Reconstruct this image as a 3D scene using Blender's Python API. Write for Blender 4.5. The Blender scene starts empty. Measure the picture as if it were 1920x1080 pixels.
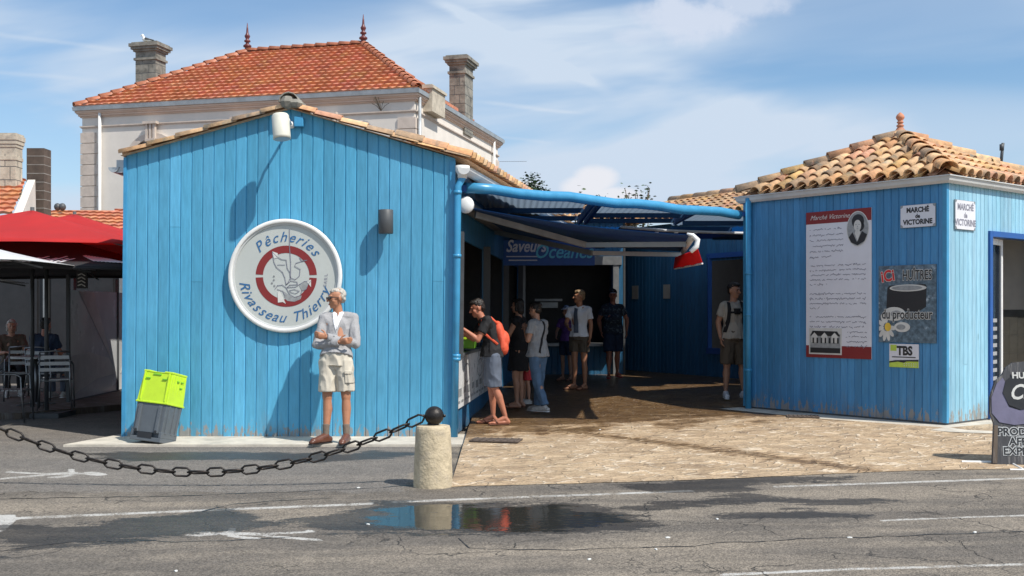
import bpy, bmesh, math, random
from mathutils import Vector, Matrix, noise
R = math.radians
random.seed(7)
sc = bpy.context.scene
col = sc.collection

# ------------------------------------------------------------------ camera
F = 2000.0                      # focal length in pixels of a 1920 wide picture
CH = 1.5                        # eye height
HY = 586.0                      # horizon row
cd = bpy.data.cameras.new('camera'); cam = bpy.data.objects.new('camera', cd); col.objects.link(cam)
cd.sensor_width = 36; cd.lens = 36*F/1920; cd.shift_y = (HY-540)/1920
cd.clip_end = 5000; cd.clip_start = 0.1
cam.location = (0, 0, CH); cam.rotation_euler = (R(90), 0, 0)
sc.camera = cam
sc.view_settings.view_transform = 'Standard'; sc.view_settings.look = 'None'
sc.view_settings.exposure = 0.42; sc.view_settings.gamma = 1
SUN = Vector((1.0, -0.8, 1.67)).normalized()
ELEV = math.asin(SUN.z); AZ = math.atan2(SUN.x, SUN.y)

# ------------------------------------------------------------------ node maths
class E:
    def __init__(s, t, v): s.t = t; s.v = v
    def _op(s, o, op, rev=False):
        n = s.t.nodes.new('ShaderNodeMath'); n.operation = op
        a, b = (o, s) if rev else (s, o)
        for i, q in enumerate((a, b)):
            q = q.v if isinstance(q, E) else q
            if isinstance(q, (int, float)): n.inputs[i].default_value = q
            else: s.t.links.new(q, n.inputs[i])
        return E(s.t, n.outputs[0])
    def __add__(s, o): return s._op(o, 'ADD')
    __radd__ = __add__
    def __sub__(s, o): return s._op(o, 'SUBTRACT')
    def __rsub__(s, o): return s._op(o, 'SUBTRACT', True)
    def __mul__(s, o): return s._op(o, 'MULTIPLY')
    __rmul__ = __mul__
    def __truediv__(s, o): return s._op(o, 'DIVIDE')
    def mx(s, o): return s._op(o, 'MAXIMUM')
    def mn(s, o): return s._op(o, 'MINIMUM')
    def ab(s): return s._op(0, 'ABSOLUTE')
    def pw(s, o): return s._op(o, 'POWER')
    def sm(s, a, b, lo=0.0, hi=1.0):
        n = s.t.nodes.new('ShaderNodeMapRange'); n.interpolation_type = 'SMOOTHSTEP'
        s.t.links.new(s.v, n.inputs[0])
        n.inputs[1].default_value = a; n.inputs[2].default_value = b
        n.inputs[3].default_value = lo; n.inputs[4].default_value = hi
        return E(s.t, n.outputs[0])
def sep(t, sock):
    n = t.nodes.new('ShaderNodeSeparateXYZ'); t.links.new(sock, n.inputs[0])
    return [E(t, n.outputs[i]) for i in range(3)]
def comb(t, x, y, z):
    n = t.nodes.new('ShaderNodeCombineXYZ')
    for i, q in enumerate((x, y, z)):
        q = q.v if isinstance(q, E) else q
        if isinstance(q, (int, float)): n.inputs[i].default_value = q
        else: t.links.new(q, n.inputs[i])
    return n.outputs[0]
def nz(t, vec, scale, detail=4, rough=0.55, dist=0.0):
    n = t.nodes.new('ShaderNodeTexNoise'); n.inputs['Scale'].default_value = scale
    n.inputs['Detail'].default_value = detail; n.inputs['Roughness'].default_value = rough
    n.inputs['Distortion'].default_value = dist
    t.links.new(vec, n.inputs['Vector']); return E(t, n.outputs['Fac'])
def mixc(t, fac, a, b):
    n = t.nodes.new('ShaderNodeMix'); n.data_type = 'RGBA'
    fac = fac.v if isinstance(fac, E) else fac
    if isinstance(fac, (int, float)): n.inputs[0].default_value = fac
    else: t.links.new(fac, n.inputs[0])
    for i, q in ((6, a), (7, b)):
        if isinstance(q, tuple): n.inputs[i].default_value = (*q[:3], 1)
        else: t.links.new(q, n.inputs[i])
    return n.outputs[2]
def scalec(t, c, e):
    n = t.nodes.new('ShaderNodeVectorMath'); n.operation = 'SCALE'
    t.links.new(c, n.inputs[0]); t.links.new(e.v, n.inputs[3]); return n.outputs[0]

# ------------------------------------------------------------------ world
W = bpy.data.worlds.new('World'); sc.world = W; W.use_nodes = True
t = W.node_tree; t.nodes.clear()
out = t.nodes.new('ShaderNodeOutputWorld'); bg = t.nodes.new('ShaderNodeBackground')
sky = t.nodes.new('ShaderNodeTexSky'); sky.sky_type = 'NISHITA'; sky.sun_disc = False
sky.sun_elevation = ELEV; sky.sun_rotation = AZ
sky.air_density = 1.0; sky.dust_density = 0.6; sky.ozone_density = 2.0
tc = t.nodes.new('ShaderNodeTexCoord')
x, y, z = sep(t, tc.outputs['Generated'])
yy = y.ab().mx(0.12)
u = x/yy; v = z/yy                # direction coordinates
def gx(px): return (px-960)/F
def gz(py): return (HY-py)/F
def blob(px, py, rx, ry, soft=1.0):
    du = (u-gx(px))*(F/rx); dv = (v-gz(py))*(F/ry)
    return (du*du+dv*dv)
wob = nz(t, comb(t, u*1.0, v*2.2, 0.3), 3.0, 5, .6)
# diagonal cirrus veils
r1 = u*0.86+v*1.9; r2 = v*2.6-u*0.5
veil = nz(t, comb(t, r1*1.0, r2*1.6, 1.7), 2.6, 4, .5, .5)
fine = nz(t, comb(t, r1*1.0, r2*2.6, 4.7), 4.0, 5, .5, .8)
vm = (veil*0.85+fine*0.22).sm(.40, .70)
hz = v.sm(0.02, .26, 0.30, 0.0)
clear1 = 1.0-blob(420, -10, 420, 95).sm(0.0, 1.6, 1.0, 0.0)*0.85
clear2 = 1.0-blob(1720, 60, 430, 150).sm(0.0, 1.6, 1.0, 0.0)*0.75
cl = (vm*0.95+hz*1.2+0.10)*clear1*clear2
def line(x0, y0, x1, y1, w, s):
    ax, ay, bx, by = gx(x0), gz(y0), gx(x1), gz(y1)
    L = math.hypot(bx-ax, by-ay); dx, dy = (bx-ax)/L, (by-ay)/L
    al = (u-ax)*dx+(v-ay)*dy; pe = ((u-ax)*(-dy)+(v-ay)*dx+(fine-0.5)*0.006).ab()
    return pe.sm(0, w/F, 1, 0)*al.sm(0, L*.25)*al.sm(L*.8, L*1.05, 1, 0)*s
for a in ((780, -20, 1150, 178, 16, .5), (700, 0, 1140, 176, 46, .22), (-300, 30, 260, 98, 7, .22), (-300, 115, 190, 152, 7, .18),
          (880, 190, 1100, 213, 6, .25), (900, 255, 1040, 270, 5, .18), (1230, 230, 1400, 268, 7, .15)):
    cl = cl+line(*a)
puffn = nz(t, comb(t, u*1.0, v*1.0, 2.0), 22.0, 7, .6)
puf = None
for px, py, rx, ry, s in ((1300, 35, 120, 50, .75), (1200, 68, 60, 20, .45), (1390, 0, 110, 40, .6)):
    b = (blob(px, py, rx, ry)+(puffn-.5)*2.6).sm(.1, 1.3, s, 0)
    puf = b if puf is None else puf.mx(b)
cl = cl+blob(1720, 235, 460, 75).sm(.0, 1.5, .38, 0)+blob(1010, 90, 330, 90).sm(0, 1.6, .25, 0)
cl = cl.mx(puf)
cum = None
for px, py, rx, ry in ((1118, 337, 44, 28), (1095, 350, 46, 22), (1155, 364, 50, 16), (965, 348, 45, 10), (1330, 376, 40, 10)):
    b = (blob(px, py, rx, ry)+(puffn-.5)*1.5).sm(.3, 1.35, 1, 0)
    cum = b if cum is None else cum.mx(b)
cl = cl.mn(1.0)
skb = t.nodes.new('ShaderNodeMix'); skb.data_type = 'RGBA'; skb.blend_type = 'MULTIPLY'; skb.inputs[0].default_value = 1; t.links.new(sky.outputs[0], skb.inputs[6]); skb.inputs[7].default_value = (1.0, 1.2, 1.3, 1)
skyc = mixc(t, cl, skb.outputs[2], (5.6, 6.6, 7.9))
skyc = mixc(t, puf*.7, skyc, (7.0, 7.3, 8.3))
skyc = mixc(t, cum*.95, skyc, (7.6, 7.7, 8.2))
t.links.new(skyc, bg.inputs[0]); bg.inputs[1].default_value = 0.082
t.links.new(bg.outputs[0], out.inputs[0])

sd = bpy.data.lights.new('sun', 'SUN'); so = bpy.data.objects.new('sun', sd); col.objects.link(so)
sd.energy = 3.75; sd.angle = R(0.8); sd.color = (1.0, .95, .87)
so.rotation_euler = SUN.to_track_quat('Z', 'Y').to_euler(); so.location = (20, -16, 33)

# ------------------------------------------------------------------ materials
MATS = {}
def mat(name, c=(.5, .5, .5), rough=.6, metal=0.0, var=.12, vs=6.0, bump=0.0, bs=40.0, attr=False, spec=.5, c2=None, c2s=3.0, c2t=(.5, .62), trans=0, stretch=(1, 1, 1), coat=0):
    if name in MATS: return MATS[name]
    m = bpy.data.materials.new(name); m.use_nodes = True; t = m.node_tree
    b = t.nodes['Principled BSDF']; MATS[name] = m
    tc = t.nodes.new('ShaderNodeTexCoord'); mp = t.nodes.new('ShaderNodeMapping')
    mp.inputs['Scale'].default_value = stretch
    t.links.new(tc.outputs['Object'], mp.inputs[0]); V = mp.outputs[0]
    n = nz(t, V, vs, 5, .6)
    colr = None
    base = (*c, 1)
    if c2:
        f = nz(t, V, c2s, 6, .65).sm(*c2t)
        colr = mixc(t, f, c, c2)
    else:
        rgb = t.nodes.new('ShaderNodeRGB'); rgb.outputs[0].default_value = base; colr = rgb.outputs[0]
    k = n.sm(.25, .75, 1-var, 1+var)
    if attr:
        at = t.nodes.new('ShaderNodeAttribute'); at.attribute_name = 'tint'
        mu = t.nodes.new('ShaderNodeMix'); mu.data_type = 'RGBA'; mu.blend_type = 'MULTIPLY'; mu.inputs[0].default_value = 1
        t.links.new(colr, mu.inputs[6]); t.links.new(at.outputs['Color'], mu.inputs[7]); colr = mu.outputs[2]
    t.links.new(scalec(t, colr, k), b.inputs['Base Color'])
    b.inputs['Metallic'].default_value = metal
    b.inputs['Specular IOR Level'].default_value = spec
    if trans: b.inputs['Transmission Weight'].default_value = trans
    if coat: b.inputs['Coat Weight'].default_value = coat
    t.links.new((n.sm(.2, .8, max(rough-.08, .02), min(rough+.08, 1))).v, b.inputs['Roughness'])
    if bump:
        bn = t.nodes.new('ShaderNodeBump'); bn.inputs['Strength'].default_value = bump; bn.inputs['Distance'].default_value = .01
        t.links.new(nz(t, V, bs, 4, .6).v, bn.inputs['Height']); t.links.new(bn.outputs[0], b.inputs['Normal'])
    return m

def paint_mat(name, c, worn=(.30, .26, .22), pale=None, peel=.35):
    """painted boards: streaks along the grain, knots, paint flaking off near the foot"""
    m = bpy.data.materials.new(name); m.use_nodes = True; t = m.node_tree; b = t.nodes['Principled BSDF']; MATS[name] = m
    tc = t.nodes.new('ShaderNodeTexCoord'); x, y, z = sep(t, tc.outputs['Object'])
    V = comb(t, x, y, z*.12); V2 = comb(t, x, y, z*.35)
    streak = nz(t, V, 30, 5, .6); big = nz(t, V2, 1.1, 3, .5)
    pale = pale or tuple(min(1, q*1.25+.03) for q in c)
    cc = mixc(t, big.sm(.35, .7, 0, .6), c, pale)
    at = t.nodes.new('ShaderNodeAttribute'); at.attribute_name = 'tint'
    mu = t.nodes.new('ShaderNodeMix'); mu.data_type = 'RGBA'; mu.blend_type = 'MULTIPLY'; mu.inputs[0].default_value = 1
    t.links.new(cc, mu.inputs[6]); t.links.new(at.outputs['Color'], mu.inputs[7])
    cc = scalec(t, mu.outputs[2], streak.sm(.2, .8, .84, 1.12))
    wear = nz(t, V2, 17, 6, .7)+z.sm(.0, .42, .20, -.09)
    wm = (wear.sm(.64, .69)*peel/.35).mx(nz(t, comb(t, x, y, z*.5), 23, 4, .8).sm(.735, .75)*.55)
    cc = mixc(t, wm.mn(.85), cc, worn)
    kn = t.nodes.new('ShaderNodeTexVoronoi'); kn.inputs['Scale'].default_value = 2.3; t.links.new(V2, kn.inputs[0])
    kd = E(t, kn.outputs['Distance']).sm(.02, .05, .55, 0)
    cc = mixc(t, kd, cc, tuple(q*.45 for q in c))
    dirt = (nz(t, comb(t, x, y, z*.3), 5, 5, .7)+z.sm(0, .5, .22, 0)).sm(.62, .85, 0, .38)
    cc = mixc(t, dirt, cc, (.16, .17, .16))
    t.links.new(cc, b.inputs['Base Color'])
    t.links.new(streak.sm(.2, .8, .42, .62).v, b.inputs['Roughness'])
    bn = t.nodes.new('ShaderNodeBump'); bn.inputs['Strength'].default_value = .35; bn.inputs['Distance'].default_value = .004
    t.links.new((streak+wm*.6).v, bn.inputs['Height']); t.links.new(bn.outputs[0], b.inputs['Normal'])
    return m
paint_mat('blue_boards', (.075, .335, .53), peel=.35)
paint_mat('blue_boards_deep_shade', (.022, .13, .26), pale=(.03, .16, .31), peel=.1)  # courtyard shade put into the board colour as dark navy
paint_mat('blue_boards_shade', (.050, .22, .43), peel=.35)  # kiosk side wall: its shade put into a darker, bluer colour
paint_mat('blue_boards_sunlit', (.22, .47, .62), pale=(.36, .58, .70), peel=.35)  # kiosk front wall: sunlight put into the board colour as a paler blue
mat('blue_paint', (.050, .28, .50), .35, bump=.05, bs=30, var=.1)
mat('deep_blue', (.014, .09, .33), .4, var=.1)
mat('white_paint', (.78, .77, .74), .45, var=.05)
mat('white_plastic', (.80, .80, .79), .3, var=.04)
mat('cream_metal', (.68, .66, .56), .4, var=.08, bump=.1, bs=30)
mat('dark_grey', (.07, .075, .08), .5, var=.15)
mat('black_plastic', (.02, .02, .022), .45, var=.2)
mat('glass_dark', (.02, .025, .03), .06, var=.1)
mat('grey_metal', (.33, .34, .34), .4, .6, var=.15)
mat('steel', (.27, .28, .29), .38, .9, var=.1)
mat('zinc', (.42, .45, .47), .45, .4, var=.18, vs=3)
mat('gutter_grey', (.55, .56, .55), .4, var=.1, vs=3)
mat('terracotta', (.60, .37, .21), .8, attr=True, var=.25, vs=14, bump=.4, bs=60, c2=(.33, .27, .20), c2s=6, c2t=(.50, .70))
mat('terracotta_red', (.54, .205, .105), .5, attr=True, var=.2, vs=9, bump=.3, bs=50, c2=(.52, .26, .14), c2s=1.3, c2t=(.5, .75))
mat('terracotta_plain', (.50, .21, .12), .75, var=.2, bump=.3)
mat('maroon_metal', (.13, .03, .03), .4, var=.2)
mat('stone_grey', (.25, .235, .20), .9, var=.3, vs=4, bump=.6, bs=25, c2=(.12, .115, .10), c2s=2.6, c2t=(.5, .68))
mat('stone_pale', (.50, .44, .35), .9, var=.2, vs=5, bump=.5, bs=25, c2=(.27, .24, .20), c2s=3, c2t=(.58, .75))
mat('brown_block', (.10, .075, .06), .9, var=.3, vs=5, bump=.5)
mat('mortar', (.34, .32, .29), .95, var=.2)
mat('render_white', (.74, .68, .61), .85, var=.06, vs=1.5, bump=.15, bs=20)
mat('render_pink', (.66, .50, .40), .85, var=.08, vs=2, bump=.1)
mat('quoin_stone', (.58, .49, .42), .85, var=.12, vs=5, bump=.2)
mat('concrete', (.55, .50, .42), .9, var=.16, vs=5, bump=.4, bs=60, c2=(.38, .35, .30), c2s=2.2, c2t=(.5, .75))
mat('bollard_stone', (.56, .46, .31), .95, var=.25, vs=14, bump=1.0, bs=35, c2=(.36, .30, .22), c2s=7, c2t=(.5, .7))
mat('iron', (.028, .024, .022), .42, .5, var=.3, vs=20, bump=.3, bs=80, c2=(.07, .04, .025), c2s=12, c2t=(.58, .75))
mat('lime_plastic', (.52, .74, .03), .4, var=.05, vs=10)
mat('slate_plastic', (.105, .12, .135), .45, var=.08, vs=10)
mat('green_plastic', (.20, .55, .04), .4, var=.1)
NAVY = mat('navy_fabric', (.020, .075, .17), .85, var=.2, vs=3, bump=.2, bs=200)
REDF = mat('red_fabric', (.62, .035, .035), .8, var=.1, vs=2, bump=.15, bs=150)
mat('black_fabric', (.018, .018, .02), .8, var=.2, vs=3)
WHIF = mat('white_fabric', (.75, .76, .78), .8, var=.05)
SHEET = mat('sheet_slate', (.20, .25, .31), .5, var=.25, vs=1.2)
def translucent(m, k, c=(.35, .45, .56)):
    t = m.node_tree; b = t.nodes['Principled BSDF']; o = [n for n in t.nodes if n.type == 'OUTPUT_MATERIAL'][0]
    tr = t.nodes.new('ShaderNodeBsdfTranslucent'); tr.inputs[0].default_value = (*c, 1); mx_ = t.nodes.new('ShaderNodeMixShader'); mx_.inputs[0].default_value = k
    t.links.new(b.outputs[0], mx_.inputs[1]); t.links.new(tr.outputs[0], mx_.inputs[2]); t.links.new(mx_.outputs[0], o.inputs[0])
translucent(SHEET, .26); translucent(NAVY, .25, (.01, .10, .35)); translucent(REDF, .4, (.7, .03, .03)); translucent(WHIF, .3, (.7, .7, .7))
mat('marking', (.60, .59, .56), .8, var=.2, vs=12, c2=(.19, .175, .155), c2s=26, c2t=(.54, .60))
mat('pebble', (.75, .75, .72), .7)
mat('maroon', (.22, .02, .02), .6, var=.05)
mat('print_white', (.70, .70, .74), .5, var=.03)
mat('print_line', (.22, .22, .27), .6)
mat('print_black', (.02, .02, .022), .5)
mat('print_grey', (.30, .31, .31), .5, var=.2, vs=20)
mat('print_pale', (.62, .61, .57), .5)
mat('print_blue', (.03, .13, .30), .5)
mat('glass_pale', (.50, .52, .49), .12, var=.05, vs=2)
mat('sea_print', (.10, .15, .19), .4, var=.5, vs=18, c2=(.42, .50, .56), c2s=6, c2t=(.56, .72))
mat('yellow', (.75, .50, .06), .5)
mat('red_print', (.60, .03, .03), .5)
mat('lime_print', (.48, .62, .08), .5)
mat('tile_cream', (.60, .57, .48), .25, var=.05)
mat('wood_dark', (.10, .075, .055), .7, var=.3, vs=8, stretch=(1, 1, .15), c2=(.16, .14, .13), c2s=6)
mat('slate_board', (.055, .055, .06), .6, var=.3, vs=6, stretch=(4, 1, .4), c2=(.17, .16, .155), c2s=5)
mat('lavender_print', (.15, .14, .215), .6, var=.15)
mat('screen_grey', (.62, .64, .65), .25, var=.1, vs=1.5)
mat('bark', (.10, .075, .05), .9, var=.3, bump=.5)
mat('leaf_dark', (.030, .060, .022), .7, attr=True, var=.25)
mat('leaf_mid', (.05, .085, .030), .7, attr=True, var=.25)
mat('skin_tan', (.42, .19, .105), .5, var=.08, vs=12)
mat('skin', (.46, .24, .155), .5, var=.08, vs=12)
mat('skin_red', (.44, .17, .10), .5, var=.08, vs=12)
mat('hair_white', (.46, .43, .38), .6, var=.15, vs=40, bump=.5, bs=120, stretch=(1, 1, .3))
mat('hair_dark', (.018, .013, .010), .45, var=.3, vs=40, bump=.5, bs=120)
mat('hair_blond', (.26, .17, .09), .5, var=.3, vs=40, bump=.5, bs=120)
mat('knit_grey', (.36, .355, .36), .9, var=.07, vs=60, bump=.6, bs=220)
mat('cloth_white', (.74, .74, .76), .85, var=.05, bump=.1)
mat('cloth_beige', (.56, .51, .42), .85, var=.08, vs=10, bump=.2, bs=120)
mat('cloth_cream', (.42, .38, .32), .85, var=.08)
mat('cloth_grey', (.30, .31, .32), .85, var=.12, vs=20)
mat('cloth_slate', (.10, .12, .16), .85, var=.12)
mat('cloth_black', (.012, .012, .014), .85, var=.2)
mat('cloth_brown', (.11, .085, .06), .85, var=.15)
mat('cloth_purple', (.14, .06, .24), .85, var=.15)
mat('cloth_red', (.55, .04, .05), .75, var=.12)
mat('cloth_navy', (.02, .035, .07), .85, var=.2)
mat('cloth_floral', (.025, .035, .05), .85, c2=(.12, .16, .18), c2s=16, c2t=(.55, .6))
mat('denim', (.085, .15, .24), .85, var=.2, vs=12, bump=.3, bs=180)
mat('orange_fabric', (.70, .10, .045), .7, var=.12)
mat('leather_brown', (.13, .05, .03), .35, var=.15)
mat('sock_brown', (.17, .13, .10), .9)
mat('sneaker', (.42, .40, .37), .7, var=.3, vs=20)

# asphalt ---------------------------------------------------------------
def asphalt(name, wet=False):
    m = bpy.data.materials.new(name); m.use_nodes = True; t = m.node_tree; b = t.nodes['Principled BSDF']; MATS[name] = m
    tc = t.nodes.new('ShaderNodeTexCoord'); P = tc.outputs['Object']; x, y, z = sep(t, P)
    ag = t.nodes.new('ShaderNodeTexVoronoi'); ag.inputs['Scale'].default_value = 95; t.links.new(P, ag.inputs[0])
    agc = E(t, ag.outputs['Color']); agd = E(t, ag.outputs['Distance'])
    g = nz(t, P, 60, 4, .7); big = nz(t, comb(t, x*.5, y*1.3, 0), .9, 5, .6); med = nz(t, P, 5, 5, .65)
    band = nz(t, comb(t, x*.12, y+x*-.08, 0), 1.6, 4, .6)
    base = mixc(t, (band*.6+big*.4).sm(.42, .60), (.125, .108, .090), (.235, .198, .155))
    smooth = ((y-8.9)+(med-.5)*.3).sm(-.05, .05)*((x+.9+(med-.5)*.5).sm(-.05, .05, 1, 0))
    base = mixc(t, smooth*.75, base, (.165, .150, .135))
    # cracks
    wv = t.nodes.new('ShaderNodeTexNoise'); wv.inputs['Scale'].default_value = 2.5; wv.inputs['Detail'].default_value = 5; t.links.new(P, wv.inputs[0])
    vm = t.nodes.new('ShaderNodeVectorMath'); vm.operation = 'SCALE'; vm.inputs[3].default_value = .55; t.links.new(wv.outputs['Color'], vm.inputs[0])
    va = t.nodes.new('ShaderNodeVectorMath'); t.links.new(P, va.inputs[0]); t.links.new(vm.outputs[0], va.inputs[1])
    def cracks(s, w, lo, hi, ms):
        c = t.nodes.new('ShaderNodeTexVoronoi'); c.feature = 'DISTANCE_TO_EDGE'; c.inputs['Scale'].default_value = s; t.links.new(va.outputs[0], c.inputs[0])
        return E(t, c.outputs['Distance']).sm(0, w, 1, 0)*nz(t, P, ms, 3, .6).sm(lo, hi)
    cr = cracks(1.1, .012, .46, .58, .7).mx(cracks(6.5, .05, .56, .66, .9)*.75)
    if not wet: cr = cr*(1-smooth*.9)
    k = agc.sm(0, 1, .58, 1.42)*g.sm(.2, .8, .82, 1.18)*med.sm(.3, .7, .88, 1.1)
    c = scalec(t, base, k)
    spots = nz(t, P, 13, 3, .8).sm(.70, .74)
    c = mixc(t, spots*.5, c, (.05, .048, .045))
    c = mixc(t, cr*.85, c, (.022, .02, .018))
    def at(nm):
        n = t.nodes.new('ShaderNodeAttribute'); n.attribute_name = nm; return E(t, n.outputs['Fac'])
    edge = nz(t, comb(t, x*.6, y*1.5, 0), 3.5, 8, .68); fineE = nz(t, P, 28, 5, .75)
    wt = (at('wet')+(edge-.5)*2.2+(fineE-.5)*.9).sm(.34, .58)*at('wet').sm(.02, .3)
    wa = (at('water')+(edge-.5)*2.7+(fineE-.5)*.5).sm(.50, .62)*at('water').sm(.05, .3)
    pnt = (at('paint')+(fineE-.5)*.9).sm(.44, .56)*at('paint').sm(.1, .3)
    wearp = (nz(t, P, 4.0, 6, .75)+(agc-.5)*.25).sm(.46, .62, 1, .10)
    c = mixc(t, pnt*wearp*(1-cr*.9), c, (.47, .455, .425))
    c = scalec(t, c, wt.sm(0, 1, 1, .31))
    c = mixc(t, wa, c, (.030, .030, .026))
    t.links.new(c, b.inputs['Base Color'])
    t.links.new(((g.sm(.2, .8, .8, .95)-wt*.38).mx(.3)*(1-wa)+wa*.04).v, b.inputs['Roughness'])
    t.links.new((wa*.0+.5).v, b.inputs['Specular IOR Level'])
    bn = t.nodes.new('ShaderNodeBump'); bn.inputs['Strength'].default_value = .8; bn.inputs['Distance'].default_value = .006
    rip = nz(t, P, 7, 3, .6)
    t.links.new(((agd*-1.0+g*.6-cr*2.0+pnt*.3)*(1-wa*.985)*(1-wt*.4)+rip*wa*.30).v, bn.inputs['Height']); t.links.new(bn.outputs[0], b.inputs['Normal'])
    return m
asphalt('asphalt')

def water():
    m = bpy.data.materials.new('puddle_water'); m.use_nodes = True; t = m.node_tree; b = t.nodes['Principled BSDF']; MATS['puddle_water'] = m
    tc = t.nodes.new('ShaderNodeTexCoord'); P = tc.outputs['Object']
    n = nz(t, P, 3, 4, .6)
    t.links.new(mixc(t, n.sm(.35, .7), (.028, .030, .028), (.055, .052, .046)), b.inputs['Base Color'])
    b.inputs['Roughness'].default_value = .03; b.inputs['IOR'].default_value = 1.5; b.inputs['Specular IOR Level'].default_value = .7
    bn = t.nodes.new('ShaderNodeBump'); bn.inputs['Strength'].default_value = .03; bn.inputs['Distance'].default_value = .004
    t.links.new(nz(t, P, 9, 2, .5).v, bn.inputs['Height']); t.links.new(bn.outputs[0], b.inputs['Normal'])
water()

def paving():
    m = bpy.data.materials.new('stone_paving'); m.use_nodes = True; t = m.node_tree; b = t.nodes['Principled BSDF']; MATS['stone_paving'] = m
    tc = t.nodes.new('ShaderNodeTexCoord'); P = tc.outputs['Object']; x, y, z = sep(t, P)
    med = nz(t, P, 3, 5, .6)
    wn = t.nodes.new('ShaderNodeTexNoise'); wn.inputs['Scale'].default_value = 3.2; wn.inputs['Detail'].default_value = 4; t.links.new(P, wn.inputs[0])
    wx, wy, wz = sep(t, wn.outputs['Color'])
    ca, sa = math.cos(R(28)), math.sin(R(28))
    ux = (x*ca+y*sa)+(wx-.5)*.30; uy = (y*ca-x*sa)+(wy-.5)*.26
    br = t.nodes.new('ShaderNodeTexBrick'); t.links.new(comb(t, ux, uy, 0), br.inputs['Vector'])
    br.inputs['Scale'].default_value = 1; br.inputs['Brick Width'].default_value = .52; br.inputs['Row Height'].default_value = .23
    br.inputs['Mortar Size'].default_value = .013; br.inputs['Mortar Smooth'].default_value = .3; br.inputs['Bias'].default_value = 0
    br.inputs['Color1'].default_value = (0, 0, 0, 1); br.inputs['Color2'].default_value = (1, 1, 1, 1); br.inputs['Mortar'].default_value = (.5, .5, .5, 1)
    mo = E(t, br.outputs['Fac']); tone = sep(t, br.outputs['Color'])[0]
    g = nz(t, P, 45, 5, .7); lay = nz(t, comb(t, ux*1.2, uy*5, 0), 5, 6, .65)
    vo = t.nodes.new('ShaderNodeTexVoronoi'); vo.feature = 'DISTANCE_TO_EDGE'; vo.inputs['Scale'].default_value = 1; vo.inputs['Randomness'].default_value = .75; t.links.new(comb(t, ux*3.8, uy*8.0, 0), vo.inputs['Vector'])
    vc = t.nodes.new('ShaderNodeTexVoronoi'); vc.inputs['Scale'].default_value = 1; vc.inputs['Randomness'].default_value = .75; t.links.new(comb(t, ux*3.8, uy*8.0, 0), vc.inputs['Vector'])
    mo = E(t, vo.outputs['Distance']).sm(.02, .075, 1, 0); tone = sep(t, vc.outputs['Color'])[0]
    c = mixc(t, tone, (.40, .285, .175), (.55, .41, .26))
    c = mixc(t, lay.sm(.44, .60)*.7, c, (.33, .23, .145))
    c = scalec(t, c, g.sm(.2, .8, .72, 1.28)*med.sm(.3, .7, .85, 1.1))
    c = mixc(t, mo*nz(t, P, 3.5, 5, .65).sm(.47, .58)*.75, c, (.74, .62, .47))
    dk = nz(t, comb(t, ux*.7, uy*1.6, 0), 3.2, 6, .7).sm(.53, .66)
    c = mixc(t, dk*.85, c, (.18, .125, .08))
    # water hosed out of the stalls: wet towards the back and left
    wl = (y-12.6)*.60-(x-1.0)*.30+(med-.5)*2.2+(nz(t, comb(t, x*.9-y*.5, y*.7, 0), 2.2, 5, .65)-.5)*3.0
    stream = (((y-11.6)+(x-1.8)*.95).ab()*-1.0+.42+(lay-.5)*1.8).sm(0, .45)*y.sm(9.6, 10.2)*x.sm(3.2, 4.0, 1, 0)
    wet = wl.sm(-.2, .75).mx(stream*.8)
    c = scalec(t, c, wet.sm(0, 1, 1, .34))
    tint = mixc(t, wet, (1, 1, 1), (1, .80, .55))
    mu = t.nodes.new('ShaderNodeMix'); mu.data_type = 'RGBA'; mu.blend_type = 'MULTIPLY'; mu.inputs[0].default_value = 1
    t.links.new(c, mu.inputs[6]); t.links.new(tint, mu.inputs[7])
    t.links.new(mu.outputs[2], b.inputs['Base Color'])
    t.links.new((wet*-.58+.9+(g-.5)*.2).v, b.inputs['Roughness'])
    bn = t.nodes.new('ShaderNodeBump'); bn.inputs['Strength'].default_value = .75; bn.inputs['Distance'].default_value = .025
    t.links.new((lay*.9+mo*.7+g*.3+tone*.5).v, bn.inputs['Height']); t.links.new(bn.outputs[0], b.inputs['Normal'])
paving()

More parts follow.
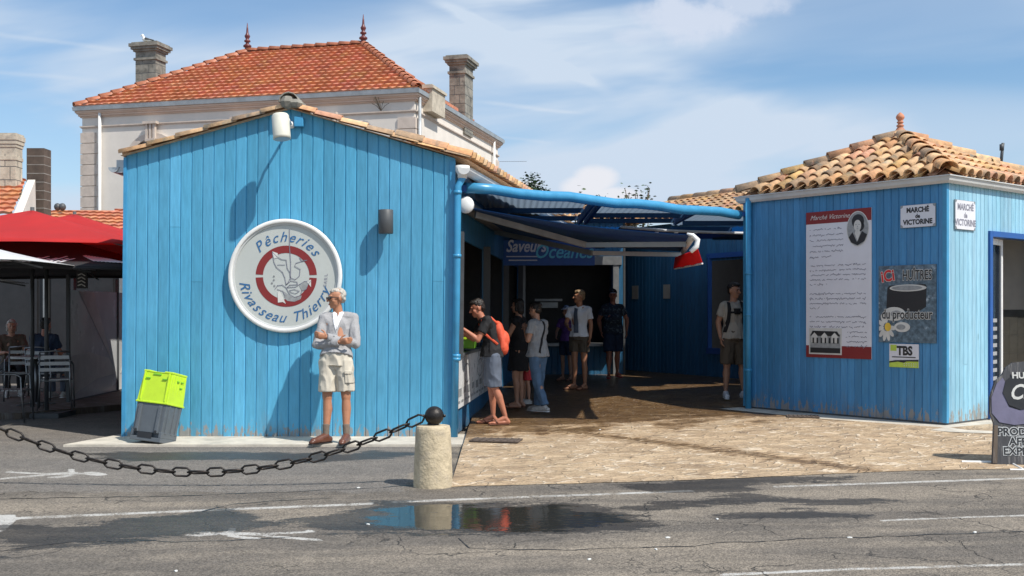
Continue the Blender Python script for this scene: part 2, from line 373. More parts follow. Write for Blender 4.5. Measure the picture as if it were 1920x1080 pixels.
# ------------------------------------------------------------------ mesh helpers
class MB:
    def __init__(s): s.v = []; s.f = []; s.m = []; s.c = []; s.sm = []; s.ci = (1, 1, 1); s.mi = 0; s.smooth = False; s.M = Matrix.Identity(4)
    def add(s, vs, fs):
        o = len(s.v); s.v += [s.M @ Vector(p) for p in vs]
        for f in fs: s.f.append([i+o for i in f]); s.m.append(s.mi); s.c.append(s.ci); s.sm.append(s.smooth)
    def quad(s, a, b, c, d): s.add([a, b, c, d], [[0, 1, 2, 3]])
    def box(s, c, size, M=None):
        M = M or Matrix.Identity(3); c = Vector(c); h = Vector(size)/2
        vs = [c+M@Vector((h.x*i, h.y*j, h.z*k)) for i in (-1, 1) for j in (-1, 1) for k in (-1, 1)]
        s.add(vs, [[0, 1, 3, 2], [4, 6, 7, 5], [0, 4, 5, 1], [2, 3, 7, 6], [0, 2, 6, 4], [1, 5, 7, 3]])
    def bx(s, x0, x1, y0, y1, z0, z1): s.box(((x0+x1)/2, (y0+y1)/2, (z0+z1)/2), (x1-x0, y1-y0, z1-z0))
    def bar(s, p, q, w, h=None, up=(0, 0, 1)):
        p, q = Vector(p), Vector(q); d = q-p; L = d.length; d.normalize(); up = Vector(up)
        sx = d.cross(up)
        if sx.length < 1e-4: sx = d.cross(Vector((1, 0, 0)))
        sx.normalize(); uz = sx.cross(d)
        s.box((p+q)/2, (L, w, h or w), Matrix((d, -sx, uz)).transposed())
    def tube(s, pts, r, n=10, cap=True, radii=None):
        pts = [Vector(p) for p in pts]; o = []; prev = None
        for i, p in enumerate(pts):
            d = (pts[min(i+1, len(pts)-1)]-pts[max(i-1, 0)]).normalized()
            if prev is None:
                a = d.cross(Vector((0, 0, 1)))
                if a.length < .01: a = Vector((1, 0, 0))
            else: a = prev-d*prev.dot(d)
            a.normalize(); prev = a; b = d.cross(a); rr = radii[i] if radii else r
            o.append([p+a*math.cos(2*math.pi*k/n)*rr+b*math.sin(2*math.pi*k/n)*rr for k in range(n)])
        vs = [q for ring in o for q in ring]; fs = []
        for i in range(len(o)-1):
            for k in range(n): fs.append([i*n+k, i*n+(k+1) % n, (i+1)*n+(k+1) % n, (i+1)*n+k])
        if cap: fs.append(list(range(n))[::-1]); fs.append([(len(o)-1)*n+k for k in range(n)])
        s.add(vs, fs)
    def lathe(s, prof, n=20, c=(0, 0, 0)):
        c = Vector(c); vs = []; fs = []
        for r, z in prof:
            for k in range(n): vs.append(c+Vector((r*math.cos(2*math.pi*k/n), r*math.sin(2*math.pi*k/n), z)))
        for i in range(len(prof)-1):
            for k in range(n): fs.append([i*n+k, i*n+(k+1) % n, (i+1)*n+(k+1) % n, (i+1)*n+k])
        fs.append(list(range(n))[::-1]); fs.append([(len(prof)-1)*n+k for k in range(n)])
        s.add(vs, fs)
    def ball(s, c, r, n=12, M=None):
        c = Vector(c); r = Vector((r, r, r)) if isinstance(r, (int, float)) else Vector(r); M = M or Matrix.Identity(3); vs = []; fs = []
        m = n//2+1
        for i in range(1, m):
            a = math.pi*i/m
            for k in range(n):
                b = 2*math.pi*k/n; vs.append(c+M@Vector((r.x*math.sin(a)*math.cos(b), r.y*math.sin(a)*math.sin(b), r.z*math.cos(a))))
        for i in range(m-2):
            for k in range(n): fs.append([i*n+k, (i+1)*n+k, (i+1)*n+(k+1) % n, i*n+(k+1) % n])
        vs += [c+M@Vector((0, 0, r.z)), c+M@Vector((0, 0, -r.z))]; T = len(vs)-2
        for k in range(n): fs.append([T, k, (k+1) % n]); fs.append([T+1, (m-2)*n+(k+1) % n, (m-2)*n+k])
        s.add(vs, fs)
    def cap(s, p, q, r0, r1, lat=None, flat=1.0, n=12):
        """closed tapered capsule; lat = lateral axis, flat = depth / width"""
        p, q = Vector(p), Vector(q); d = q-p; L = d.length
        d = d.normalized() if L > 1e-5 else Vector((0, 0, 1))
        a = Vector(lat) if lat else d.orthogonal(); a = a-d*a.dot(d)
        if a.length < 1e-3: a = d.orthogonal()
        a.normalize(); b = d.cross(a); rings = []
        for k in (80, 55, 28): rings.append((p-d*r0*math.sin(R(k))*min(1, flat+.2), r0*math.cos(R(k))))
        for j in range(4): rings.append((p+d*L*j/3, r0+(r1-r0)*j/3))
        for k in (28, 55, 80): rings.append((q+d*r1*math.sin(R(k))*min(1, flat+.2), r1*math.cos(R(k))))
        vs = []; fs = []
        for c, r in rings:
            for k in range(n): w = 2*math.pi*k/n; vs.append(c+a*math.cos(w)*r+b*math.sin(w)*r*flat)
        for i in range(len(rings)-1):
            for k in range(n): fs.append([i*n+k, i*n+(k+1) % n, (i+1)*n+(k+1) % n, (i+1)*n+k])
        fs.append(list(range(n))[::-1]); fs.append([(len(rings)-1)*n+k for k in range(n)])
        s.add(vs, fs)
    def prism(s, pts, ext):
        """flat polygon (3D points) extruded by vector ext"""
        n = len(pts); e = Vector(ext); pts = [Vector(p) for p in pts]
        s.add(pts+[p+e for p in pts], [list(range(n))[::-1], list(range(n, 2*n))]+[[i, (i+1) % n, n+(i+1) % n, n+i] for i in range(n)])
    def stroke(s, pts, w, y=0.0, th=.002):
        """thick line in the local xz plane facing -y"""
        for (a, b) in zip(pts[:-1], pts[1:]):
            d = Vector((b[0]-a[0], 0, b[1]-a[1]))
            if d.length < 1e-6: continue
            d.normalize(); nn = Vector((-d.z, 0, d.x))*w/2; e = d*w*.3
            A = Vector((a[0], y, a[1]))-e; B = Vector((b[0], y, b[1]))+e
            s.prism([A-nn, B-nn, B+nn, A+nn], (0, -th, 0))
    def build(s, name, mats, parent=None, bevel=0, recalc=True):
        me = bpy.data.meshes.new(name); me.from_pydata([tuple(p) for p in s.v], [], s.f)
        if not isinstance(mats, (list, tuple)): mats = [mats]
        for m in mats: me.materials.append(MATS[m])
        me.polygons.foreach_set('material_index', s.m); me.polygons.foreach_set('use_smooth', s.sm)
        ca = me.color_attributes.new('tint', 'FLOAT_COLOR', 'CORNER'); data = []
        for p, c in zip(me.polygons, s.c): data += [c[0], c[1], c[2], 1]*p.loop_total
        ca.data.foreach_set('color', data)
        if recalc:
            bm = bmesh.new(); bm.from_mesh(me); bmesh.ops.recalc_face_normals(bm, faces=bm.faces); bm.to_mesh(me); bm.free()
        me.update()
        o = bpy.data.objects.new(name, me); col.objects.link(o)
        if parent: o.parent = parent
        if bevel:
            b = o.modifiers.new('bevel', 'BEVEL'); b.width = bevel; b.segments = 2; b.limit_method = 'ANGLE'
        return o
def each(mb, name, mats, parent=None, bevel=0):
    """every loose piece becomes a part of its own"""
    par = list(range(len(mb.v)))
    def find(a):
        while par[a] != a: par[a] = par[par[a]]; a = par[a]
        return a
    for f in mb.f:
        r = find(f[0])
        for i in f[1:]: par[find(i)] = r
    groups = {}
    for k, f in enumerate(mb.f): groups.setdefault(find(f[0]), []).append(k)
    outp = []
    for fs in groups.values():
        ids = sorted({i for k in fs for i in mb.f[k]}); mp2 = {i: j for j, i in enumerate(ids)}
        m = MB(); m.v = [mb.v[i] for i in ids]; m.f = [[mp2[i] for i in mb.f[k]] for k in fs]; m.m = [mb.m[k] for k in fs]; m.c = [mb.c[k] for k in fs]; m.sm = [mb.sm[k] for k in fs]
        outp.append(m.build(name, mats, parent, bevel))
    return outp
def tag(o, label=None, cat=None, group=None, kind=None):
    if label: o['label'] = label
    if cat: o['category'] = cat
    if group: o['group'] = group
    if kind: o['kind'] = kind
    return o
def empty(name, loc=(0, 0, 0), rot=(0, 0, 0), label=None, cat=None, group=None):
    o = bpy.data.objects.new(name, None); col.objects.link(o); o.location = loc; o.rotation_euler = rot; o.empty_display_size = .2
    return tag(o, label, cat, group)
def copy_tree(o, parent=None):
    c = o.copy(); col.objects.link(c)
    if parent: c.parent = parent
    for ch in list(o.children): copy_tree(ch, c)
    return c
def P(px, py, Y): return Vector(((px-960)/F*Y, Y, CH+(HY-py)/F*Y))
def G(px, py, z=0.0):
    Y = (CH-z)*F/(py-HY); return Vector(((px-960)/F*Y, Y, z))
def XY(px, Y, z=0): return Vector(((px-960)/F*Y, Y, z))

_fc = {}
def glyph(txt, size, shear=0.0, offset=0.0, align='CENTER'):
    key = (txt, round(size, 4), shear, offset, align)
    if key in _fc: return _fc[key]
    cu = bpy.data.curves.new('t', 'FONT'); cu.body = txt; cu.size = size; cu.shear = shear; cu.align_x = align; cu.offset = offset
    cu.resolution_u = 3; cu.fill_mode = 'FRONT'
    o = bpy.data.objects.new('t', cu); col.objects.link(o)
    dg = bpy.context.evaluated_depsgraph_get(); me = bpy.data.meshes.new_from_object(o.evaluated_get(dg))
    r = ([v.co.copy() for v in me.vertices], [list(p.vertices) for p in me.polygons])
    bpy.data.objects.remove(o); bpy.data.meshes.remove(me); bpy.data.curves.remove(cu)
    _fc[key] = r; return r
def text(mb, txt, x, z, size, y=-.002, shear=0.0, offset=0.0, rot=0.0, sx=1.0, align='CENTER'):
    vs, fs = glyph(txt, size, shear, offset, align)
    c, s_ = math.cos(rot), math.sin(rot)
    mb.add([(x+(p.x*sx)*c-p.y*s_, y, z+(p.x*sx)*s_+p.y*c) for p in vs], fs)

# ------------------------------------------------------------------ ground, road, paving
mb = MB(); mb.quad((-600, -60, 0), (600, -60, 0), (600, 1500, 0), (-600, 1500, 0)); tag(mb.build('ground', 'asphalt'), kind='structure')
def zf(Y, f=9.3):
    if Y < f: return .008
    if Y < 13: return .008+(Y-f)/(13-f)*.092
    if Y < 15.7: return .1
    if Y < 17: return .1+(Y-15.7)/1.3*.1
    return .2
# courtyard paving, laid as one sheet with a gentle rise
front = [(-.53, 9.15), (.3, 9.28), (1.5, 9.5), (2.6, 9.78), (3.6, 10.05), (4.9, 10.22), (16, 11.6)]
def front_y(X):
    for (a, b), (c, d) in zip(front[:-1], front[1:]):
        if a <= X <= c: return b+(d-b)*(X-a)/(c-a)
    return front[0][1]
mb = MB(); xs = [-.53+i*.22 for i in range(0, 76)]
Ys = [9.0, 9.3, 10, 11, 12, 13, 14, 15, 15.7, 16, 16.5, 17, 20, 24, 30]
for xa, xb in zip(xs[:-1], xs[1:]):
    for i in range(len(Ys)-1):
        def pt(X, k):
            f = front_y(X); yv = Ys[k] if k else f
            yv = max(yv, f+.001*k); jag = .012*math.sin(X*17)+.01*math.sin(X*41) if k == 0 else 0
            return (X, yv+jag, zf(yv, f))
        mb.quad(pt(xa, i), pt(xb, i), pt(xb, i+1), pt(xa, i+1))
mb.smooth = True
tag(mb.build('courtyard_paving', 'stone_paving'), kind='structure')
def ragged(pts, amp, n=8, seed=0, freq=3.0):
    r = []
    for i in range(len(pts)):
        a, b = Vector(pts[i]), Vector(pts[(i+1) % len(pts)])
        m = max(2, int((b-a).length*n*2))
        for k in range(m):
            p = a.lerp(b, k/m); q = noise.noise_vector(Vector((p.x*freq, p.y*freq, seed)))+.5*noise.noise_vector(Vector((p.x*freq*3.1, p.y*freq*3.1, seed+5)))
            r.append((p.x+q.x*amp*1.6, p.y+q.y*amp, p.z))
    return r
def sheet(name, pts, m, z, amp=.03, seed=0, freq=3.0, kind='structure'):
    pts = [(p[0], p[1], z) for p in pts]
    if amp: pts = ragged(pts, amp, seed=seed, freq=freq)
    me = bpy.data.meshes.new(name); bm = bmesh.new(); vs = [bm.verts.new(p) for p in pts]
    es = [bm.edges.new((vs[i], vs[(i+1) % len(vs)])) for i in range(len(vs))]
    bmesh.ops.triangle_fill(bm, edges=es, use_beauty=True, normal=(0, 0, 1)); bmesh.ops.recalc_face_normals(bm, faces=bm.faces)
    for f in bm.faces:
        if f.normal.z < 0: f.normal_flip()
    bm.to_mesh(me); bm.free(); me.materials.append(MATS[m])
    o = bpy.data.objects.new(name, me); col.objects.link(o); return tag(o, kind=kind)
def gp(*a): return [tuple(G(px, py)) for px, py in a]
# concrete strips
mb = MB(); mb.prism([(-5.0, 11.88, 0), (-.52, 11.9, 0), (-.52, 12.9, 0), (-4.72, 12.9, 0)], (0, 0, .03)); tag(mb.build('shed_plinth_strip', 'concrete'), kind='structure')
MASK = {'wet': [], 'water': [], 'paint': []}
def mask(kind, pts): MASK[kind].append([(q[0], q[1]) for q in pts])
mask('wet', gp((0, 1045), (0, 985), (170, 985), (300, 965), (420, 958), (520, 975), (590, 970), (700, 948), (720, 940), (900, 944), (1060, 945), (1160, 950), (1330, 940), (1380, 925), (1250, 925), (1150, 912),
      (1340, 898), (1440, 893), (1590, 895), (1560, 903), (1400, 908), (1420, 925), (1470, 938), (1640, 935), (1690, 942), (1560, 950), (1440, 942), (1330, 950), (1170, 958), (1230, 985), (1200, 996), (1080, 1000), (990, 1003), (820, 1000), (640, 1000), (560, 985), (430, 998), (330, 1005), (150, 1022)))
mask('wet', gp((1340, 968), (1460, 962), (1520, 955), (1560, 965), (1620, 968), (1540, 975), (1420, 975)))
mask('wet', gp((150, 850), (420, 848), (640, 852), (700, 846), (840, 850), (600, 868), (420, 862), (240, 866)))
mask('water', gp((690, 985), (705, 965), (735, 950), (850, 946), (1050, 950), (1150, 960), (1200, 982), (1100, 996), (960, 998), (800, 997), (715, 994)))
# painted lines (each at its place on the road)
def mline(pts, w, seed):
    a = [G(*p) for p in pts]; top = [(p.x, p.y+w/2) for p in a]; bot = [(p.x, p.y-w/2) for p in a[::-1]]
    mask('paint', top+bot)
mline([(20, 973), (350, 959), (700, 945)], .09, 11); mline([(735, 942), (1000, 932), (1300, 921)], .085, 12)
mline([(1450, 913.5), (1700, 905), (1960, 896)], .085, 13); mline([(1650, 977), (1800, 971), (1960, 966)], .05, 14)
mline([(1350, 1079), (1600, 1068), (1960, 1058)], .05, 15)
mask('paint', gp((-60, 1000), (5, 998), (32, 975), (28, 966), (-60, 966)))
def stick(cx, cy, L, sgn, seed):
    """painted walking figure on the road; L in pixels, sgn = +1 head to the right"""
    s = L/205.0; ap = []
    def Q(dx, dy): return (cx+sgn*dx*s, cy+dy*s)
    parts = [[(60, 2), (55, 0), (42, -3), (28, -4), (14, -3), (4, 0), (16, 2), (40, 4)],
             [(-60, -1.5), (0, -3.5), (8, -1), (6, 1.5), (-20, 2), (-60, 2.5)],
             [(-18, -9), (-7, -9.5), (-5, -3), (-17, -2)], [(-58, 8), (-56, 6), (-12, 2), (0, 3), (-38, 8.5)],
             [(-140, -3), (-128, -7), (-122, -4), (-60, -1.5), (-60, 1.5), (-100, 0)], [(-150, 11), (-146, 8), (-62, 1), (-54, 3), (-104, 8)]]
    for i, p in enumerate(parts): mask('paint', gp(*[Q(*q) for q in p]))
stick(145, 889, 200, 1, 20)
stick(420, 1002, 255, -1, 40)

import numpy as np
def road_grid():
    x0, x1, y0, y1 = -6.6, 8.0, 5.6, 12.9; nx, ny = 487, 293
    X, Y = np.meshgrid(np.linspace(x0, x1, nx), np.linspace(y0, y1, ny)); pxy = np.stack([X.ravel(), Y.ravel()], 1)
    vs = np.zeros((nx*ny, 3)); vs[:, :2] = pxy; vs[:, 2] = .0035
    ii = (np.arange(ny-1)[:, None]*nx+np.arange(nx-1)[None]).ravel(); fs = np.stack([ii, ii+1, ii+nx+1, ii+nx], 1)
    me = bpy.data.meshes.new('road'); me.vertices.add(len(vs)); me.vertices.foreach_set('co', vs.ravel().astype(np.float32))
    me.loops.add(fs.size); me.loops.foreach_set('vertex_index', fs.ravel().astype(np.int32)); me.polygons.add(len(fs))
    me.polygons.foreach_set('loop_start', np.arange(0, fs.size, 4, dtype=np.int32)); me.update(calc_edges=True)
    for kind, soft in (('wet', .22), ('water', .26), ('paint', .035)):
        best = np.full(len(pxy), 1e3)
        for poly in MASK[kind]:
            Q = np.array(poly); lo, hi = Q.min(0)-soft*1.2, Q.max(0)+soft*1.2
            sel = np.where(((pxy > lo) & (pxy < hi)).all(1))[0]
            if not len(sel): continue
            p = pxy[sel]; d = np.full(len(sel), 1e3); ins = np.zeros(len(sel), bool)
            for k in range(len(Q)):
                a, b = Q[k], Q[(k+1) % len(Q)]; ab = b-a; tt = np.clip(((p-a)@ab)/max(ab@ab, 1e-9), 0, 1)
                d = np.minimum(d, np.hypot(*(p-a-tt[:, None]*ab).T))
                c = (a[1] > p[:, 1]) != (b[1] > p[:, 1])
                if abs(ab[1]) > 1e-9: ins ^= c & (p[:, 0] < ab[0]*(p[:, 1]-a[1])/ab[1]+a[0])
            best[sel] = np.minimum(best[sel], np.where(ins, -d, d))
        at_ = me.attributes.new(kind, 'FLOAT', 'POINT'); at_.data.foreach_set('value', np.clip(.5-best/soft*.5, 0, 1).astype(np.float32))
    me.materials.append(MATS['asphalt']); o = bpy.data.objects.new('road', me); col.objects.link(o); tag(o, kind='structure')
road_grid()
# asphalt joints and long cracks
def crack(pts, w, seed):
    a = [G(*p) for p in pts]; r = []
    pp = []
    for p, q in zip(a[:-1], a[1:]):
        m = max(2, int((q-p).length*12)); pp += [p.lerp(q, k/m) for k in range(m)]
    pp.append(a[-1]); random.seed(seed)
    pp = [Vector((p.x, p.y+noise.noise(Vector((p.x*4, seed, 0)))*.07+noise.noise(Vector((p.x*17, seed, 0)))*.03, 0)) for p in pp]
    mb = MB()
    for i in range(len(pp)-1):
        wa = w*(.4+random.random()); d = (pp[i+1]-pp[i]).normalized(); nn = Vector((-d.y, d.x, 0))*wa/2
        mb.quad(pp[i]-nn, pp[i+1]-nn, pp[i+1]+nn, pp[i]+nn)
    for k in range(len(mb.v)): mb.v[k].z = .0062
    tag(mb.build('road_crack', 'black_plastic'), kind='structure')
crack([(0, 936), (300, 932), (500, 925), (700, 916), (850, 905)], .016, 1)
crack([(380, 960), (440, 945), (620, 935)], .012, 2)
crack([(0, 1035), (140, 1015), (330, 1018), (560, 1008)], .010, 3)
crack([(860, 1010), (880, 1030), (1000, 1033), (1230, 1028), (1500, 1012), (1920, 998)], .012, 4)
crack([(940, 860), (1200, 845), (1500, 815)], .006, 6)
random.seed(3)
for px, py in ((1105, 1051), (1230, 1032), (1593, 1010), (1828, 1000), (690, 985), (672, 916), (1345, 975), (1252, 1010), (330, 1073), (1125, 822)):
    p = G(px, py); mb = MB(); a = random.uniform(0, 3)
    mb.ball((0, 0, .004), (random.uniform(.012, .024), random.uniform(.008, .014), .006), 5, Matrix.Rotation(a, 3, 'Z')); mb.smooth = True
    o = mb.build('litter_scrap', 'pebble'); o.location = (p.x, p.y, .008+zf(p.y, front_y(p.x)) if p.x > -.5 and p.y > 9.4 else .004)
    tag(o, 'small white scrap lying on the road surface', 'litter', 'white scraps scattered on the asphalt')

# ------------------------------------------------------------------ board walls
def board_wall(mb, O, U, L, z0, ztop, bw, holes=(), groove=.010, depth=.012, thick=.03, joints=.12):
    O, U = Vector(O), Vector(U).normalized(); N = Vector((U.y, -U.x, 0))     # outward
    n = max(1, round(L/bw)); w = L/n
    for i in range(n):
        a, b = i*w, (i+1)*w; m = (a+b)/2
        za, zb = ztop(a), ztop(b)
        segs = [(z0, None)]
        for (h0, h1, hz0, hz1) in holes:
            if h0 < m < h1:
                segs = ([(z0, hz0)] if hz0 > z0+.01 else [])+([(hz1, None)] if hz1 < min(za, zb)-.01 else []); break
        for (s0, s1) in segs:
            cuts = [s0]
            if random.random() < joints and (s1 is None): cuts.append(s0+random.uniform(.15, .85)*(min(za, zb)-s0))
            cuts.append(s1)
            for c0, c1 in zip(cuts[:-1], cuts[1:]):
                k = random.uniform(.84, 1.10); mb.ci = (k*random.uniform(.95, 1.05), k, k)
                ta, tb = (za, zb) if c1 is None else (c1-.003, c1-.003)
                A = [(a, -depth), (a+groove, 0), (b-groove, 0), (b, -depth)]
                lo = [O+U*p+N*q+Vector((0, 0, c0)) for p, q in A]
                hi = [O+U*p+N*q+Vector((0, 0, ta+(tb-ta)*(p-a)/w)) for p, q in A]
                mb.add(lo+hi, [[0, 1, 5, 4], [1, 2, 6, 5], [2, 3, 7, 6]])
                B = [O+U*p-N*thick+Vector((0, 0, zz)) for p, zz in ((a, c0), (b, c0), (b, tb), (a, ta))]
                mb.add([lo[0], lo[3], hi[3], hi[0]]+B, [[4, 7, 6, 5], [0, 4, 5, 1], [2, 6, 7, 3]])
    mb.ci = (1, 1, 1)

# ------------------------------------------------------------------ canal tiles
def tile_color(kind=0):
    k = random.uniform(.75, 1.15)
    r = random.random()
    if r < .16: return (k*.72, k*.78, k*.85)
    if r < .5: return (k*1.12, k*1.15, k*1.1)
    return (k*1.05, k*random.uniform(.85, 1.05), k*random.uniform(.7, 1.0))
def barrel(mb, p, q, up, r0, r1, n=7, th=.012, arch=1.0, tint=None):
    p, q = Vector(p), Vector(q); d = (q-p).normalized(); up = Vector(up); up = (up-d*up.dot(d)).normalized(); s = d.cross(up)
    mb.ci = tint or tile_color(); vs = []
    for c, r in ((p, r0), (q, r1)):
        for rr in (r, r-th):
            for k in range(n):
                a = math.pi*k/(n-1); vs.append(c+s*math.cos(a)*rr+up*math.sin(a)*rr*arch)
    fs = []
    for k in range(n-1):
        fs += [[k, k+1, 2*n+k+1, 2*n+k], [n+k+1, n+k, 3*n+k, 3*n+k+1], [k, n+k, n+k+1, k+1]]
    mb.smooth = True; mb.add(vs, fs); mb.smooth = False; mb.ci = (1, 1, 1)
def canal_roof(mb, O, u, v, W_, L_, inside, cs=.20, rs=.30, r=.082):
    """O eave start, u along eave, v up the slope"""
    O, u, v = Vector(O), Vector(u).normalized(), Vector(v).normalized(); n = u.cross(v)
    if n.z < 0: n = -n
    nc = int(round(W_/cs)); cs = W_/nc; nr = int(L_/rs)+1
    for i in range(nc):
        s = (i+.5)*cs
        for j in range(nr):
            t_ = j*rs
            if not inside(s, t_+rs*.35): continue
            jt = random.uniform(-.006, .006)
            a = O+u*(s+jt)+v*t_+n*(.03+.012); b = O+u*(s+jt)+v*(t_+rs+.05)+n*(.018)
            barrel(mb, a, b, n, r, r*.84)
            if j == 0 or True:
                # channel tile, concave, between barrels
                c = O+u*(s+cs/2)+v*t_+n*.035; d_ = O+u*(s+cs/2)+v*(t_+rs+.03)+n*.03
                if inside(s+cs/2, t_+rs*.35): barrel(mb, c, d_, -n, r*.8, r*.7, n=5, arch=.6)
    return n

# ------------------------------------------------------------------ BLUE SHED (left)
SX, SY = -4.61, 12.66
shed = empty('market_shed', (SX, SY, 0), (0, R(.45), 0), 'long blue boarded market shed with round fishery sign on its gable end', 'shed')
SW = 3.91; EA = 3.36; AP = 3.93
def gable(a): return EA+(AP-EA)*(1-abs(a-SW/2)/(SW/2))
mb = MB(); random.seed(11)
board_wall(mb, (0, 0, 0), (1, 0, 0), SW, .015, lambda a: gable(a), .130)
mb.build('gable_wall', 'blue_boards', shed)
mb = MB(); mb.bx(-.02, .015, -.02, .08, .0, EA-.02); mb.bx(SW-.06, SW+.004, -.022, .05, .02, EA-.03); each(mb, 'corner_board', 'blue_paint', shed)
mb = MB(); mb.bx(.01, SW-.01, -.004, .1, -.03, .022); mb.build('sill_shadow_gap', 'dark_grey', shed)
# side wall along the courtyard (direction SD)
SD = Vector((.09, 1, 0)).normalized(); SL = 9.4
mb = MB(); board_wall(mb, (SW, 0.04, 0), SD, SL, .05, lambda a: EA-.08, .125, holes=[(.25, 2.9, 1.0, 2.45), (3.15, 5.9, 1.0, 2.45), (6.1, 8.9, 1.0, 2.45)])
mb.build('side_wall', 'blue_boards_deep_shade', shed)
mb = MB(); mb.bx(-.02, .02, .1, 9.3, 0, EA-.05); mb.bx(0, SW+.8, 9.3, 9.36, 0, 3.9); mb.bx(0.05, SW-.1, .06, .08, 0.03, 3.3)
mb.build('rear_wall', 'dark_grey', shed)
mb = MB(); O = Vector((SW, .04, 0)); Nn = Vector((SD.y, -SD.x, 0))
for a, b in ((.25, 2.9), (3.15, 5.9), (6.1, 8.9)):
    p = O+SD*a; q = O+SD*b; mb.prism([p+Nn*.06+Vector((0, 0, 1.0)), q+Nn*.06+Vector((0, 0, 1.0)), q-Nn*.55+Vector((0, 0, 1.0)), p-Nn*.55+Vector((0, 0, 1.0))], (0, 0, .035))
each(mb, 'counter', 'grey_metal', shed)
def side_panel(parent, a, b, z0, z1, off=.012):
    p = O+SD*a; q = O+SD*b
    return p+Nn*off, q+Nn*off
mb = MB(); p, q = side_panel(shed, .14, 5.6, .36, .98)
mb.prism([p+Vector((0, 0, .36)), q+Vector((0, 0, .36)), q+Vector((0, 0, .99)), p+Vector((0, 0, .99))], Nn*.012)
mb.build('counter_panel', 'white_plastic', shed)
# printed strip on the panel: dark lettering-like blocks and a fish outline
mb = MB(); base = Matrix.Translation(O+Nn*.026)@Matrix(((SD.x, -Nn.x, 0), (SD.y, -Nn.y, 0), (0, 0, 1))).to_4x4(); mb.M = base
random.seed(5)
for k in range(6):
    a = .25+k*.42
    mb.bx(a, a+.26, -.001, .002, .50+.02*(k % 2), .60)
for k in range(3):
    pts = [(1.0+k*1.4+.28*math.cos(w), .76+.12*math.sin(w)) for w in [i*math.pi/8 for i in range(17)]]; mb.stroke(pts, .016)
for k in range(14): mb.bx(.2+k*.3, .2+k*.3+.2, -.001, .002, .42, .45)
mb.build('panel_print', 'print_grey', shed)
mb = MB()
for a in (0.12, 3.02, 6.0, 9.05):
    p = O+SD*a+Nn*.03; mb.bar(p+Vector((0, 0, .98)), p+Vector((0, 0, 2.5)), .13)
each(mb, 'opening_post', 'dark_grey', shed)  # shade under the canopy put into the post colour
# interior things seen over the counter
mb = MB()
for a in (.9, 1.5, 2.3): 
    p = O+SD*a-Nn*.5; mb.box(p+Vector((0, 0, 1.95)), (.5, .02, .75), Matrix.Rotation(math.atan2(SD.y, SD.x), 3, 'Z'))
each(mb, 'price_board', 'grey_metal', shed)
mb = MB(); mb.M = Matrix.Translation((0, 0, 0))
for a in (.35, 3.3):
    mb.bx(SW-2.4, SW-1.0, a+.2, a+2.2, 0.05, 1.1)
each(mb, 'display_fridge', 'dark_grey', shed)
# roof
mb = MB(); OV = .10
sl = math.atan2(AP-EA, SW/2); vl = Vector((math.cos(sl), 0, math.sin(sl))); vr = Vector((-math.cos(sl), 0, math.sin(sl)))
e0 = Vector((-.03, -OV, EA-.01)); LL = (SW/2+.03)/math.cos(sl)
mb.quad(e0, e0+vl*LL, e0+vl*LL+Vector((0, 9.6, 0)), e0+Vector((0, 9.6, 0)))
e1 = Vector((SW+.16, -OV, EA-.03)); e1b = e1+Vector((.2*9.6, 9.6, 0)); rid = e0+vl*LL
mb.quad(e1, rid, rid+Vector((0, 9.6, 0)), e1b)
random.seed(21)
def verge(mb, a, b, n, r=.075, back=0):
    a, b = Vector(a), Vector(b); d = (b-a)/n
    for i in range(n):
        # laid from the eave up, each overlapping the one below
        p = a+d*i; q = a+d*(i+1)+d.normalized()*.05
        up = Vector((0, 0, 1)); barrel(mb, p+Vector((0, .0, .030)), q+Vector((0, 0, .012)), up, r, r*.86, arch=.85)
verge(mb, (-.05, -.03, EA-.015), (SW/2, -.03, AP+.005), 6); verge(mb, (SW+.18, -.03, EA-.03), (SW/2, -.03, AP+.005), 7)
for k in range(1, 3):
    verge(mb, (-.05, -.03+.2*k, EA+.01), (SW/2, -.03+.2*k, AP+.03), 6); 
ue = (e1b-e1).normalized()
for k in range(44):
    s = .08+k*.2; 
    if s > 9.2: break
    a = e1+ue*s+Vector((.02, 0, .045)); L2 = min(1.0, 9)
    for j in range(3): barrel(mb, a+vr*(j*.3), a+vr*(j*.3+.34)+Vector((0, 0, -.01)), (0, 0, 1), .082, .07)
mb.build('roof_tiles', 'terracotta', shed)
mb = MB(); mb.smooth = False; mb.ball((SW/2-.02, -.08, AP+.065), (.10, .10, .085), 7); mb.ball((SW/2+.07, -.08, AP+.05), (.09, .10, .06), 6); barrel(mb, (SW/2, -.14, AP+.06), (SW/2, 4, AP+.08), (0, 0, 1), .12, .12)
mb.build('ridge_cap', 'stone_grey', shed)
mb = MB()
g0 = e1+Vector((-.05, -.02, -.10)); 
for k in range(9):
    a = math.pi*(1+k/8)
seg = [(math.cos(math.pi*(1+k/8))*.075, math.sin(math.pi*(1+k/8))*.075) for k in range(9)]
def gutter(mb, p, q, w=.075):
    p, q = Vector(p), Vector(q); d = (q-p).normalized(); s = d.cross(Vector((0, 0, 1))).normalized(); vs = []
    pr = [(math.cos(math.pi*(1+k/8))*w, math.sin(math.pi*(1+k/8))*w) for k in range(9)]; pr += [(w+.012, .004)]; pr = [(-w-.012, .004)]+pr
    for c in (p, q):
        for a, b in pr: vs.append(c+s*a+Vector((0, 0, b)))
    n = len(pr)
    fs = [[k, k+1, n+k+1, n+k] for k in range(n-1)]+[list(range(1, n-1)), list(range(n+1, 2*n-1))]
    mb.smooth = False; mb.add(vs, fs)
gutter(mb, g0, g0+ue*9.0); mb.build('gutter', 'white_paint', shed)
mb = MB(); px_ = SW-.012; mb.smooth = True
